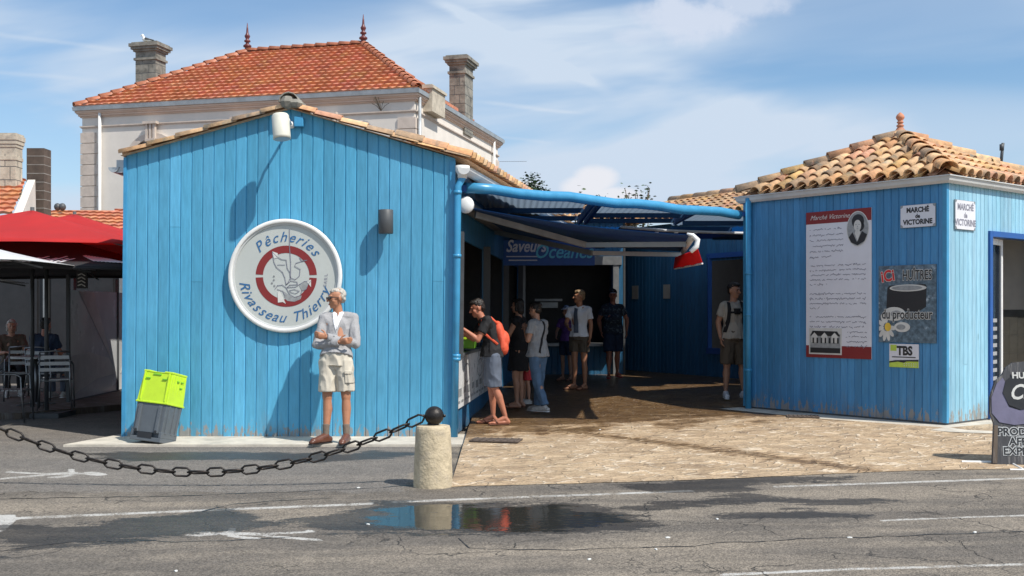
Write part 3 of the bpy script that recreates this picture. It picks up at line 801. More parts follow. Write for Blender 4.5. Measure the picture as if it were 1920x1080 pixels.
mb.tube([(px_+.10, -.02, 3.2), (px_+.10, -.03, 3.12), (px_+.05, -.06, 3.02), (px_+.045, -.06, 2.0), (px_+.03, -.06, .04)], .042, 14)
for z_ in (2.95, 2.2, .98, 1.02): mb.tube([(px_+.047, -.06, z_-.02), (px_+.047, -.06, z_+.02)], .050, 14)
mb.build('downpipe', 'blue_paint', shed)
mb = MB(); mb.smooth = True; mb.lathe([(.055, 0), (.06, .05), (.085, .09), (.085, .15)], 16, (px_+.10, -.02, 3.12)); mb.build('gutter_outlet', 'white_paint', shed)
# left eave bracket and gutter end
mb = MB(); mb.smooth = False; gutter(mb, (-.14, -.02, EA-.14), (-.14, 8, EA-.14), .06); mb.bx(-.11, 0, -.0, .03, EA-.20, EA-.05); mb.build('side_gutter', 'zinc', shed)

# round sign -------------------------------------------------------------
def sx_(px): return (px-960)/F*12.6-SX
def sz_(py): return CH+(HY-py)/F*12.6
cx, cz = sx_(533)-.01, sz_(517)
rs_ = empty('round_sign', (SX+cx+.02, SY-.03, cz), (0, R(.45), 0), 'large round white framed sign with fish emblem and curved blue script', 'sign')
mb = MB(); mb.smooth = True; n = 64; prof = [(.672, .0), (.672, -.04), (.664, -.05), (.632, -.05), (.626, -.045), (.626, -.010)]
vs = []; fs = []
for r_, y_ in prof:
    for k in range(n): vs.append((r_*math.cos(2*math.pi*k/n), y_, r_*math.sin(2*math.pi*k/n)))
for i in range(len(prof)-1):
    for k in range(n): fs.append([i*n+k, i*n+(k+1) % n, (i+1)*n+(k+1) % n, (i+1)*n+k])
mb.add(vs, fs); mb.build('frame', 'white_paint', rs_)
mb = MB(); annf = [(.628, -.030), (.604, -.026), (.602, -.012)]; vs = [(r_*math.cos(2*math.pi*k/n), y_, r_*math.sin(2*math.pi*k/n)) for r_, y_ in annf for k in range(n)]
mb.add(vs, [[i*n+k, i*n+(k+1) % n, (i+1)*n+(k+1) % n, (i+1)*n+k] for i in range(2) for k in range(n)]); mb.build('inner_trim', 'gutter_grey', rs_)
mb = MB(); mb.prism([(.606*math.cos(2*math.pi*k/48), -.012, .606*math.sin(2*math.pi*k/48)) for k in range(48)], (0, .01, 0)); face = mb.build('sign_face', 'glass_pale', rs_)
mb = MB(); rcx, rcz = .01, -.005
def annulus(mb, r0, r1, a0, a1, y, n=40, cx=0, cz=0):
    for k in range(n):
        p, q = a0+(a1-a0)*k/n, a0+(a1-a0)*(k+1)/n
        mb.quad((cx+r0*math.cos(p), y, cz+r0*math.sin(p)), (cx+r1*math.cos(p), y, cz+r1*math.sin(p)), (cx+r1*math.cos(q), y, cz+r1*math.sin(q)), (cx+r0*math.cos(q), y, cz+r0*math.sin(q)))
annulus(mb, .275, .362, R(3), R(177), -.0145, cx=rcx, cz=rcz); annulus(mb, .275, .362, R(183), R(357), -.0145, cx=rcx, cz=rcz)
mb.build('emblem_ring', 'maroon', rs_)
mb = MB()
def arc_text(mb, s, r, mid, size, step, shear, off, inside=False, sx=1.0, y=-.016):
    n = len(s); wd = {'i': .55, 'r': .8, 'l': .55, 't': .7, ' ': .8, 'T': 1.2, 'R': 1.25, 'P': 1.2, 'h': 1.05, 'u': 1.05}
    ws = [wd.get(c, 1.0)*step for c in s]; tot = sum(ws); a = -tot/2
    for c, w in zip(s, ws):
        th = a+w/2; a += w
        if inside: an = mid+th; rot = an+math.pi/2
        else: an = mid-th; rot = an-math.pi/2
        text(mb, c, r*math.cos(an), r*math.sin(an), size, y, shear, off, rot, sx)
arc_text(mb, 'Pêcheries', .405, R(87), .17, R(12.6), .38, .0005)
arc_text(mb, 'Rivasseau', .55, R(229), .17, R(9.4), .38, .0005, True)
arc_text(mb, 'Thierry', .555, R(311), .17, R(10.2), .38, .0005, True)
mb.build('script_lettering', 'print_blue', rs_)
mb = MB(); arc_text(mb, 'SARL', .50, R(354), .055, R(4.6), .0, .0, True)
mb.build('small_lettering', 'print_line', rs_)
# emblem line drawing: coast outline, map line and fish
mb = MB(); k = .3/65/1.0
def em(pts, w=.007): mb.stroke([((px-571)/340*.49*1.0+rcx, -(py-533)/340*.49+rcz) for px, py in pts], w, -.016, .0015)
em([(455, 335), (470, 420), (490, 460), (540, 500), (560, 545), (570, 600)]); em([(455, 335), (490, 370), (530, 395), (570, 400), (575, 440), (580, 470), (600, 500), (605, 545), (590, 580), (570, 605)])
em([(595, 150), (597, 300), (607, 420), (607, 560)], .008); em([(725, 400), (650, 425), (640, 450), (685, 475), (680, 530), (645, 560), (608, 545)]); em([(500, 440), (560, 440)], .006); em([(680, 380), (700, 410), (740, 400)], .008)
em([(570, 605), (610, 570), (660, 580), (665, 600), (600, 605), (580, 625), (650, 620), (680, 600), (720, 575), (755, 570)]); em([(480, 640), (500, 610), (540, 605), (570, 625), (600, 680), (640, 705), (690, 690), (700, 650), (735, 640), (750, 600), (770, 575)])
em([(500, 640), (520, 650), (545, 655), (560, 690)]); em([(600, 650), (640, 640), (680, 655), (650, 675), (610, 665), (600, 650)], .006)
for a, b in ((470, 535), (470, 565), (455, 590), (475, 612)): em([(a+6*math.cos(w), b+6*math.sin(w)) for w in [i*math.pi/4 for i in range(9)]], .004)
mb.build('emblem_drawing', 'print_line', rs_)
mb = MB()
def ep(px, py): return ((px-571)/340*.49+rcx, -.0150, -(py-533)/340*.49+rcz)
mb.prism([ep(*q) for q in ((555, 660), (600, 690), (650, 708), (700, 690), (690, 720), (640, 742), (580, 735), (555, 700))], (0, -.001, 0))
mb.prism([ep(*q) for q in ((680, 610), (720, 575), (745, 585), (735, 640), (700, 650))], (0, -.001, 0))
mb.build('emblem_fill', 'print_grey', rs_)
mb = MB(); mb.prism([ep(*q) for q in ((500, 660), (520, 655), (570, 760), (545, 745), (505, 750))], (0, -.002, 0)); mb.prism([ep(*q) for q in ((735, 570), (775, 560), (775, 620))], (0, -.002, 0)); mb.prism([ep(*q) for q in ((455, 330), (500, 345), (500, 380), (470, 390))], (0, -.002, 0)); each(mb, 'emblem_fin', 'print_pale', rs_)

# wall fixtures -----------------------------------------------------------
fl = empty('floodlight', (SX+sx_(545), SY, sz_(233)), (0, 0, 0), 'cream cylindrical floodlight on an arm below the gable peak', 'lamp')
mb = MB(); mb.smooth = True; mb.tube([(0, -.03, 0), (.02, -.28, .02), (.04, -.38, -.03)], .016, 8); mb.ball((-.0, -.02, 0), .045); mb.build('arm', 'white_paint', fl)
mb = MB(); mb.smooth = True; ax = Vector((.10, -.12, -1)).normalized(); c = Vector((-.03, -.44, -.10)); mb.M = Matrix.Translation(c)@ax.to_track_quat('Z', 'Y').to_matrix().to_4x4()
mb.lathe([(.02, -.155), (.085, -.15), (.098, -.13), (.100, .11), (.1, .14), (.09, .14)], 24); mb.build('housing', 'cream_metal', fl)
mb = MB(); mb.smooth = False; mb.M = Matrix.Translation(c)@ax.to_track_quat('Z', 'Y').to_matrix().to_4x4(); mb.lathe([(.088, .141), (.088, .143)], 24); mb.build('lens', 'zinc', fl)
jb = MB(); jb.bx(-.055, .055, -.06, 0, -.06, .06); o = jb.build('junction_box', 'blue_paint', None, .008); o.location = (SX+sx_(560), SY-.01, sz_(228)); tag(o, 'small blue junction box right of the floodlight under the ridge', 'box')
wl = empty('wall_light', (SX+sx_(725), SY-.0, sz_(417)), (0, 0, 0), 'dark grey cylindrical wall light on the right half of the gable', 'lamp')
mb = MB(); mb.smooth = True; mb.lathe([(.083, -.14), (.088, -.135), (.088, .135), (.083, .14)], 24, (0, -.15, 0)); mb.build('housing', 'dark_grey', wl)
mb = MB(); mb.bx(-.05, .05, -.08, 0, -.05, .05); each(mb, 'bracket', 'dark_grey', wl)

# ------------------------------------------------------------------ CHAIN AND BOLLARDS
def bollard(loc, label):
    r = empty('bollard', loc, (0, 0, 0), label, 'bollard', 'stone bollards carrying the chain')
    mb = MB(); mb.smooth = True; n = 26; rng = random.Random(4)
    prof = [(.170, -.02), (.168, .06), (.162, .25), (.155, .40), (.150, .50), (.142, .525), (.05, .53)]
    vs = []; fs = []
    P2 = []
    for a, b in zip(prof[:-1], prof[1:]):
        for i in range(4): P2.append((a[0]+(b[0]-a[0])*i/4, a[1]+(b[1]-a[1])*i/4))
    P2.append(prof[-1])
    for r_, z_ in P2:
        for k in range(n):
            q = 2*math.pi*k/n; d = 1+.03*noise.noise(Vector((math.cos(q)*4, math.sin(q)*4, z_*12))); vs.append((r_*d*math.cos(q), r_*d*math.sin(q), z_))
    for i in range(len(P2)-1):
        for k in range(n): fs.append([i*n+k, i*n+(k+1) % n, (i+1)*n+(k+1) % n, (i+1)*n+k])
    fs.append([(len(P2)-1)*n+k for k in range(n)]); mb.add(vs, fs); mb.build('stone_base', 'bollard_stone', r)
    mb = MB(); mb.smooth = True; mb.lathe([(.05, .52), (.05, .545)], 16); mb.ball((.01, 0, .61), .083, 24); b = mb.build('iron_ball', 'iron', r)
    mb = MB()
    for k in (-1, 1): mb.ball((.01+k*.088, -.01, .61), .014, 8)
    each(mb, 'stud', 'iron', b)
    return r
bp = XY(812, 9.2); bollard((bp.x, bp.y, 0), 'rough pale stone bollard with black iron ball at the paving corner')
lb = XY(-62, 9.2); bollard((lb.x, lb.y, 0), 'rough pale stone bollard with black iron ball at the far end of the chain')
ch = empty('chain', (0, 0, 0), (0, 0, 0), 'heavy black iron chain sagging over the asphalt between two bollards', 'chain')
A = Vector((bp.x-.085, bp.y-.02, .60)); B = Vector((lb.x+.085, lb.y-.02, .60)); SAG = .475
def cpt(s): p = A.lerp(B, s); p.z = .60-SAG*(1-(2*s-1)**2); return p
samp = [cpt(i/400) for i in range(401)]; Ls = [0]
for a, b in zip(samp[:-1], samp[1:]): Ls.append(Ls[-1]+(b-a).length)
NL = 27; pitch = Ls[-1]/NL; bits = []
for i in range(NL):
    tgt = (i+.5)*pitch; j = next(k for k in range(401) if Ls[k] >= tgt); bits.append((samp[j], (samp[min(j+2, 400)]-samp[max(j-2, 0)]).normalized()))
for i, (c, d) in enumerate(bits):
    hl = pitch/2-.004; wd = .036; up = Vector((0, -1, 0)); side = d.cross(up).normalized()
    ang = R(8) if i % 2 == 0 else R(68)
    s2 = side*math.cos(ang)+up*math.sin(ang)
    pts = [d*hl+s2*wd*.55, d*(hl+.020)+s2*0, d*hl-s2*wd*.55, d*(hl-.022)-s2*wd, -d*(hl-.022)-s2*wd, -d*hl-s2*wd*.55, -d*(hl+.020), -d*hl+s2*wd*.55, -d*(hl-.022)+s2*wd, d*(hl-.022)+s2*wd]
    mb = MB(); mb.smooth = True; pts = pts+[pts[0], pts[1]]; mb.tube(pts, .0095, 8, False); o = mb.build('link', 'iron', ch); o.location = c

# ------------------------------------------------------------------ fish crates against the shed
def crate(parent, name, m, z0, z1, w, d, up, ribs=True):
    """tub open upwards (up=1) or downwards (up=-1), tapered"""
    mb = MB(); H = z1-z0
    for (za, zb, s) in ((z0, z1, 1),):
        wa, wb = (w*.90, w) if up > 0 else (w, w*.90); da, db = (d*.90, d) if up > 0 else (d, d*.90)
        vs = [(-wa/2, -da/2, za), (wa/2, -da/2, za), (wa/2, da/2, za), (-wa/2, da/2, za), (-wb/2, -db/2, zb), (wb/2, -db/2, zb), (wb/2, db/2, zb), (-wb/2, db/2, zb)]
        mb.add(vs, [[0, 1, 5, 4], [1, 2, 6, 5], [2, 3, 7, 6], [3, 0, 4, 7], [0, 3, 2, 1], [4, 5, 6, 7]])
    return mb, w, d
cp = XY(292, 12.2)
gc = empty('stacked_fish_crates', (cp.x+.0, 12.10, .03), (R(-12), R(4.5), R(-17)), 'lime green tub upturned on a slate grey tub leaning on the shed', 'crate')
mb = MB(); W1, D1, H1 = .50, .33, .40
def taper(mb, z0, z1, w0, d0, w1, d1):
    vs = [(-w0/2, -d0/2, z0), (w0/2, -d0/2, z0), (w0/2, d0/2, z0), (-w0/2, d0/2, z0), (-w1/2, -d1/2, z1), (w1/2, -d1/2, z1), (w1/2, d1/2, z1), (-w1/2, d1/2, z1)]
    mb.add(vs, [[0, 1, 5, 4], [1, 2, 6, 5], [2, 3, 7, 6], [3, 0, 4, 7], [0, 3, 2, 1], [4, 5, 6, 7]])
taper(mb, .10, .44, .47, .31, .485, .33); taper(mb, .02, .10, .40, .24, .44, .28)
mb.bx(-.25, .25, -.17, .17, .0, .05); mb.bx(-.245, -.20, -.165, .16, .05, .12); mb.bx(.20, .245, -.165, .16, .05, .12)
for x_ in (-.19, .13): mb.bx(x_, x_+.055, -.185, -.15, .10, .42)
for x_ in (-.163, .158): 
    for k in range(9): mb.bx(x_-.01, x_+.01, -.187, -.17, .12+k*.033, .135+k*.033)
for y_ in (-.09, .03, .12): mb.bx(.22, .252, y_-.015, y_+.02, .10, .43)
low = mb.build('grey_tub', 'slate_plastic', gc, .006)
mb = MB(); mb.bx(-.13, .10, -.1735, -.1705, .035, .10)
for x_ in (-.163, .158): mb.tube([(x_, -.186, .115), (x_, -.192, .115)], .02, 10)
each(mb, 'tub_slot', 'black_plastic', low)
mb = MB(); taper(mb, .44, .80, .505, .345, .47, .30)
mb.bx(-.262, .262, -.18, .18, .44, .462); mb.bx(-.24, -.14, -.155, .15, .80, .825); mb.bx(.10, .24, -.155, .15, .80, .825); mb.bx(-.14, .10, -.155, -.13, .80, .812); mb.bx(-.14, .10, .12, .15, .80, .825)
for y_ in (-.11, -.05, .01, .07, .12): mb.bx(.225, .248, y_-.008, y_+.008, .47, .79)
for x_ in (-.2, .2): mb.bx(x_-.012, x_+.012, -.178, -.155, .47, .80)
up_ = mb.build('green_tub', 'lime_plastic', gc, .006)
mb = MB()
for x_ in (-.15, .12): mb.bx(x_-.025, x_+.045, -.169, -.155, .725, .737)
mb.bx(-.07, .06, -.162, -.15, .775, .79); mb.box((.25, -.03, .73), (.012, .05, .012)); mb.box((.25, .06, .73), (.012, .05, .012)); mb.box((.25, .05, .66), (.012, .05, .012))
mb.build('grip_slot', 'green_plastic', up_)
gc.scale = (.80, .95, .97)
sc_ = empty('stall_crate', XY(887, 14.2, 1.0)+Vector((-.02, 0, .04)), (0, 0, R(-5)), 'small bright green crate standing on the stall counter', 'crate')
mb = MB(); taper(mb, 0, .12, .19, .26, .23, .3); mb.build('tub', 'green_plastic', sc_, .004); mb = MB(); mb.bx(-.125, .125, -.16, .16, .12, .145); mb.build('rim', 'lime_plastic', sc_)
sc_.location = (-.575, 13.75, 1.04)

# ------------------------------------------------------------------ KIOSK (right)
KL = Vector((3.40, 15.64, .1)); KA = math.atan2(-.777, .63)
kio = empty('market_kiosk', KL, (0, 0, KA), 'square blue boarded kiosk with hipped terracotta roof and clay finial', 'kiosk')
KS = 3.14; KH = 3.04
def ks(px):
    k = (px-960)/F; return (k*KL.y-KL.x)/(.63+.777*k)
def kz(px, py):
    s = ks(px); Y = KL.y-.777*s; return CH+(HY-py)/F*Y-.1
mb = MB(); random.seed(31)
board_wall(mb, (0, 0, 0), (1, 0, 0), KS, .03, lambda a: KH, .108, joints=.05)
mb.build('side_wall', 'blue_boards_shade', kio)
dy0, dy1, dz = 1.10, 2.35, 2.40
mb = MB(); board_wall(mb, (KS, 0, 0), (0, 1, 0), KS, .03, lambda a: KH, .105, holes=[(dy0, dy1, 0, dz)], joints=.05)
mb.build('front_wall', 'blue_boards_sunlit', kio)
mb = MB(); mb.bx(-.0, .03, .03, KS, .0, KH); mb.bx(0, KS-.03, KS-.03, KS, 0, KH); each(mb, 'rear_wall', 'blue_boards_deep_shade', kio)
mb = MB(); mb.bx(KS-.05, KS+.006, -.006, .05, .03, KH); mb.bx(-.006, .09, -.008, .05, .03, KH); each(mb, 'corner_board', 'blue_paint', kio)
mb = MB(); mb.bx(.01, KS-.008, .006, .05, -.05, .032); mb.bx(KS-.05, KS-.008, .01, dy0, -.05, .032); mb.build('base_gap', 'dark_grey', kio)
mb = MB(); mb.bx(0.04, KS-.04, .04, KS-.04, KH-.06, KH); mb.build('ceiling', 'white_paint', kio)
# door opening: frame, tiled inside wall, ajar glazed door
mb = MB(); mb.bx(KS-.12, KS+.03, dy0-.06, dy0+.01, .02, dz+.06); mb.bx(KS-.12, KS+.03, dy1-.01, dy1+.06, .02, dz+.06); mb.bx(KS-.12, KS+.031, dy0+.01, dy1-.01, dz-.01, dz+.061)
each(mb, 'door_frame', 'deep_blue', kio)
mb = MB()
for k in range(24):
    for j in range(5):
        z_ = .04+j*.26 if j < 5 else 0
        mb.bx(KS-.05-(k+1)*.125+.002, KS-.05-k*.125-.002, 2.73, 2.76, z_+.003, z_+.257)
tw = mb.build('inner_tiles', 'tile_cream', kio)
mb = MB(); mb.bx(KS-3.0, KS-.04, 2.745, 2.80, 0, 1.3); mb.bx(KS-3.0, KS-.04, 2.735, 2.80, 1.44, 2.95); mb.build('inner_wall', 'white_paint', kio)
mb = MB(); mb.bx(KS-3.0, KS-.04, 2.73, 2.80, 1.32, 1.44); mb.build('tile_band', 'grey_metal', kio)
mb = MB(); dl = .62; aM = Matrix.Translation((KS-.06, dy0+.02, 0))@Matrix.Rotation(R(100), 4, 'Z'); mb.M = aM
mb.bx(0, .07, -.02, .02, .05, dz-.02); mb.bx(dl-.07, dl, -.02, .02, .05, dz-.02); mb.bx(.07, dl-.07, -.02, .02, dz-.10, dz-.02); mb.bx(.07, dl-.07, -.02, .02, .05, .35)
dr = mb.build('door', 'white_plastic', kio)
mb = MB(); mb.M = aM; mb.bx(.07, dl-.07, -.005, .005, .35, dz-.10); mb.build('pane', 'glass_dark', dr)
mb = MB(); mb.M = aM
for k in range(8): mb.bx(.16, .40, -.0095, -.006, .5+k*.11, .55+k*.11)
mb.build('striped_sticker', 'cloth_grey', dr)
# roof
EV = 3.10; APX = 3.91; ov = .05; H_ = KS/2; hw = H_+ov
mb = MB(); random.seed(41)
cn = [Vector((-ov, -ov, EV)), Vector((KS+ov, -ov, EV)), Vector((KS+ov, KS+ov, EV)), Vector((-ov, KS+ov, EV))]; ap = Vector((H_, H_, APX))
for i in range(4):
    a, b = cn[i], cn[(i+1) % 4]; mb.ci = (.45, .4, .4); mb.add([a, b, ap], [[0, 1, 2]]); mb.ci = (1, 1, 1)
    uu = (b-a); Wd = uu.length; mid = (a+b)/2; vv = ap-mid; LLn = vv.length
    canal_roof(mb, a, uu, vv, Wd, LLn, lambda s, tt, Wd=Wd, LLn=LLn: tt < LLn*.98 and (Wd/2)*(tt/LLn)+.03 < s < Wd-(Wd/2)*(tt/LLn)-.03, .205, .30, .086)
mb.build('roof_tiles', 'terracotta', kio)
mb = MB(); random.seed(42)
for i in range(4):
    a = cn[i]; d = ap-a; nseg = 7
    for j in range(nseg):
        p = a+d*(j/nseg)-d*.012+Vector((0, 0, .075)); q = a+d*((j+1)/nseg)+d*.02+Vector((0, 0, .045)); barrel(mb, p, q, (0, 0, 1), .125, .10, n=9, th=.016, arch=.85)
mb.build('hip_tiles', 'terracotta', kio)
mb = MB(); mb.smooth = True; mb.lathe([(0.17, -0.035), (0.162, 0.014), (0.111, 0.049), (0.072, 0.084), (0.051, 0.119), (0.038, 0.14), (0.053, 0.15), (0.053, 0.164), (0.034, 0.175), (0.034, 0.193), (0.048, 0.203), (0.048, 0.213), (0.032, 0.224), (0.043, 0.245), (0.058, 0.266), (0.06, 0.287), (0.047, 0.315), (0.025, 0.336), (0.01, 0.35)], 20, (H_, H_, APX+.03)); mb.build('finial', 'terracotta_plain', kio)
mb = MB()
gz0 = EV-.06; e = ov+.06
def kgutter(p, q):
    p, q = Vector(p), Vector(q); d = (q-p).normalized(); N_ = Vector((d.y, -d.x, 0))
    pr = [(.0, .05), (0.0, -.04), (.05, -.045), (.075, -.01), (.085, .055), (.095, .06), (.095, .05)]
    return p, q, N_, pr
vsr = []
prg = [(-.05, .045), (-.05, -.03), (.0, -.042), (.03, -.01), (.045, .05), (.058, .055), (.058, .042)]
for (sx2, sy2, cx2, cy2) in ((-1, -1, -ov, -ov), (1, -1, KS+ov, -ov), (1, 1, KS+ov, KS+ov), (-1, 1, -ov, KS+ov)):
    vsr.append([(cx2+sx2*o_, cy2+sy2*o_, gz0+zz) for o_, zz in prg])
nn_ = len(prg)
for i in range(4):
    a, b = vsr[i], vsr[(i+1) % 4]
    mb.add(a+b, [[k, k+1, nn_+k+1, nn_+k] for k in range(nn_-1)])
mb.build('gutter', 'gutter_grey', kio)
mb = MB(); mb.bx(-ov+.02, KS+ov-.02, -ov+.02, KS+ov-.02, KH+.002, KH+.02); mb.build('soffit', 'blue_paint', kio)
mb = MB(); mb.smooth = True; mb.tube([(.13, -.06, .0), (.13, -.06, KH+.02)], .045, 14)
for z_ in (.55, 1.95, 1.35): mb.tube([(.13, -.06, z_), (.13, -.06, z_+.03)], .053, 14)
mb.build('downpipe', 'blue_paint', kio)
mb = MB(); mb.smooth = True; mb.tube([(0, 0, 0), (.04, 0, .42)], .025, 10); mb.lathe([(.035, .30), (.035, .40)], 10, (.02, 0, 0))
o = mb.build('roof_flue', 'dark_grey'); p = P(1876, 316, 17.6); o.location = p; tag(o, 'thin dark flue pipe sticking up behind the kiosk roof', 'pipe')
mb = MB(); mb.smooth = True; mb.tube([(0, 0, -1.6), (0, 0, .05)], .022, 8); o2 = mb.build('mast', 'dark_grey', o)
# apron of concrete round the kiosk
def kw(s, tt): return (KL.x+.63*s+.777*tt, KL.y-.777*s+.63*tt)
ap_ = [kw(-.1, -.02), kw(-.1, -.42), kw(1.5, -.50), kw(KS+.35, -.55), kw(KS+.9, -.15), kw(KS+.9, KS+4), kw(KS-.05, KS+4), kw(KS-.05, .05), kw(0, .05)]
mb = MB(); mb.add([(a, b, (.106 if b > 13 else zf(b, front_y(a))+.006)) for a, b in ap_], [list(range(len(ap_)))]); tag(mb.build('kiosk_apron', 'concrete'), kind='structure')
for px, py, w, h in ((1505, 783.5, .42, .26), (930, 824, .55, .30)):
    q = G(px, py, .09); mb = MB(); zt = zf(q.y, front_y(q.x))+.012; a = R(20)
    mb.box((0, 0, 0), (w, h, .012))
    for k in range(7): mb.box((-w/2+.04+k*(w-.08)/6, 0, .009), (.02, h-.05, .008))
    o = mb.build('drain_cover', 'brown_block'); o.location = (q.x, q.y, zt); o.rotation_euler = (0, 0, -.2)
    tag(o, 'rusty iron drain grate beside the kiosk wall' if px > 1000 else 'dark iron drain cover at the shed corner on the wet paving', 'drain cover')

# signs on the kiosk (all children of nothing: they hang on the wall)
def wall_sign(name, px0, px1, pyt, pyb, label, cat='sign', off=.012):
    s0, s1 = ks(px0), ks(px1); pm = (px0+px1)/2; z1, z0 = kz(pm, pyt), kz(pm, pyb)
    w = s1-s0; h = z1-z0; M = Matrix.Translation(KL)@Matrix.Rotation(KA, 4, 'Z')
    c = M@Vector(((s0+s1)/2, -off, (z0+z1)/2))
    return empty(name, c, (0, 0, KA), label, cat), w, h
def oval(cx, cz, rx, rz, n=24): return [(cx+rx*math.cos(2*math.pi*k/n), cz+rz*math.sin(2*math.pi*k/n)) for k in range(n)]
def flat(mb, pts, y, th=.0012): mb.prism([(a, y, b) for a, b in pts], (0, -th, 0))
ip, w, h = wall_sign('information_panel', 1513, 1635.5, 394, 671.5, 'tall white information poster with maroon bands and oval portrait', 'poster')
mb = MB(); mb.bx(-w/2, w/2, -.006, .006, -h/2, h/2); mb.build('sheet', 'print_white', ip)
mb = MB(); mb.bx(-w/2, w/2, -.0075, -.006, h/2-h*.083, h/2); mb.bx(-w/2, w/2, -.0075, -.006, -h/2, -h/2+h*.082); each(mb, 'colour_band', 'maroon', ip)
mb = MB(); text(mb, 'Marché Victorine', -w*.13, h/2-h*.055, .088, -.009, .45, .0, 0, 1.0); mb.build('title', 'print_pale', ip)
mb = MB(); random.seed(50)
def scrib(x0, x1, z, a=.010):
    xx = x0; pts = []
    while xx < x1:
        if random.random() < .10:
            if len(pts) > 1: mb.stroke(pts, .0065, -.007, .001)
            pts = []; xx += .016
        pts.append((xx, z+random.uniform(-a, a)*(2.2 if random.random() < .15 else 1))); xx += .010
    if len(pts) > 1: mb.stroke(pts, .0065, -.007, .001)
def pz(py): return h/2-(py-394)/277.5*h
rows = [(456, .62), (464, .62), (472, .62), (480.5, .66), (489, .7), (500, .4)]
lines = [(420+10.5*i, .58 if i < 5 else .38) for i in range(6)]+[(489+9*i, .96 if i < 4 else .3) for i in range(5)]+[(543+9*i, .96 if i < 3 else .2) for i in range(4)]+[(586+9.5*i, .96) for i in range(3)]
for py, fr in lines: scrib(-w*.44, -w*.44+w*.90*fr, pz(py+8))
for i in range(4): scrib(w*.12, w*.44, pz(622+9*i))
mb.build('handwriting', 'print_line', ip)
por = MB(); ocx, ocz, orx, orz = w*.30, h*.365, w*.165, h*.118
flat(por, oval(ocx, ocz, orx, orz), -.0085); po = por.build('portrait', 'print_pale', ip)
mb = MB(); flat(mb, oval(ocx, ocz, orx*.94, orz*.95), -.0098); mb.build('portrait_ground', 'print_grey', po)
mb = MB(); flat(mb, oval(ocx+.005, ocz+orz*.42, orx*.55, orz*.40), -.0112); flat(mb, oval(ocx+.03, ocz+orz*.15, orx*.42, orz*.30), -.0112)
flat(mb, [(ocx-orx*.80, ocz-orz*.45), (ocx-orx*.45, ocz-orz*.18), (ocx-.01, ocz-orz*.75), (ocx+orx*.4, ocz-orz*.15), (ocx+orx*.85, ocz-orz*.35), (ocx+orx*.6, ocz-orz*.72), (ocx, ocz-orz*.93), (ocx-orx*.6, ocz-orz*.75)], -.0112); mb.build('portrait_dark', 'print_black', po)
mb = MB(); flat(mb, oval(ocx, ocz+orz*.18, orx*.33, orz*.32), -.0125); flat(mb, [(ocx-orx*.18, ocz-orz*.1), (ocx+orx*.2, ocz-orz*.1), (ocx+orx*.25, ocz-orz*.25), (ocx, ocz-orz*.7), (ocx-orx*.25, ocz-orz*.25)], -.0125); mb.build('portrait_face', 'print_pale', po)
mb = MB()
for k in (-1, 1): flat(mb, oval(ocx+k*orx*.14, ocz+orz*.24, .012, .006, 8), -.0138)
flat(mb, oval(ocx, ocz+orz*.0, .014, .005, 8), -.0138); flat(mb, oval(ocx, ocz+orz*.12, .005, .012, 8), -.0138); mb.build('portrait_features', 'print_grey', po)
# old photograph at the foot of the poster
fx0, fx1, fz0, fz1 = -w*.45, w*.06, -h*.478, -h*.298
mb = MB(); mb.bx(fx0, fx1, -.010, -.0076, fz0, fz1); ph = mb.build('old_photograph', 'print_pale', ip)
mb = MB(); mb.bx(fx0+.02, fx1-.02, -.0112, -.010, fz0+.02, fz0+(fz1-fz0)*.45); mb.bx(fx0+.02, fx1-.02, -.0112, -.010, fz0+(fz1-fz0)*.45, fz0+(fz1-fz0)*.78); mb.build('photograph_tone', 'print_grey', ph)
mb = MB(); q = fz0+(fz1-fz0)*.45; hh = (fz1-fz0)*.33
flat(mb, [(fx0+.02, q+hh*.75), (fx1-.02, q+hh*.75), (fx1-.07, q+hh*1.3), (fx0+.06, q+hh*1.35)], -.0124)
mb.bx(fx0+.02, fx1-.02, -.0124, -.0112, fz0+.02, fz0+.09); mb.build('photograph_roofs', 'print_black', ph)
mb = MB()
for k in range(3):
    a = fx0+.04+k*.16; flat(mb, [(a, q), (a+.10, q), (a+.10, q+hh*.75), (a+.05, q+hh*1.15), (a, q+hh*.75)], -.0136)
each(mb, 'photograph_wall', 'print_pale', ph)
mb = MB()
for k in range(7): flat(mb, [(fx0+.06+k*.065, q-.01), (fx0+.085+k*.065, q-.01), (fx0+.085+k*.065, q+hh*.55), (fx0+.06+k*.065, q+hh*.55)], -.0148)
each(mb, 'photograph_door', 'print_black', ph)

pq, w, h = wall_sign('name_plaque', 1690, 1756, 383.5, 426, 'white enamel plaque with dark serif lettering on the shaded wall', 'plaque')
def plaque(parent, w, h, ink, bw='print_black'):
    mb = MB(); c_ = .03
    mb.bx(-w/2, w/2, -.008, .006, -h/2, h/2); mb.build('corner_plate', 'grey_metal', parent)
    mb = MB(); r_ = .035; pts = []
    for (sx2, sz2, a0) in ((1, 1, 0), (-1, 1, 90), (-1, -1, 180), (1, -1, 270)):
        ccx, ccz = sx2*(w/2-.004), sz2*(h/2-.004)
        arc = []
        for k in range(5):
            an = R(a0+180+90*k/4); arc.append((ccx+r_*math.cos(an), ccz+r_*math.sin(an)))
        pts += arc[::-1]
    flat(mb, pts, -.009, .002); mb.build('plate', 'print_white', parent)
    mb = MB(); sz = h*.30
    text(mb, 'MARCHÉ', 0, h*.17, sz, -.0125, 0, .004, 0, .9); text(mb, 'de', 0, -h*.09, sz*.85, -.0125, 0, .003, 0, .9); text(mb, 'VICTORINE', 0, -h*.36, sz, -.0125, 0, .004, 0, .9)
    mb.build('lettering', ink, parent)
plaque(pq, w, h, bw='print_black', ink='print_black')
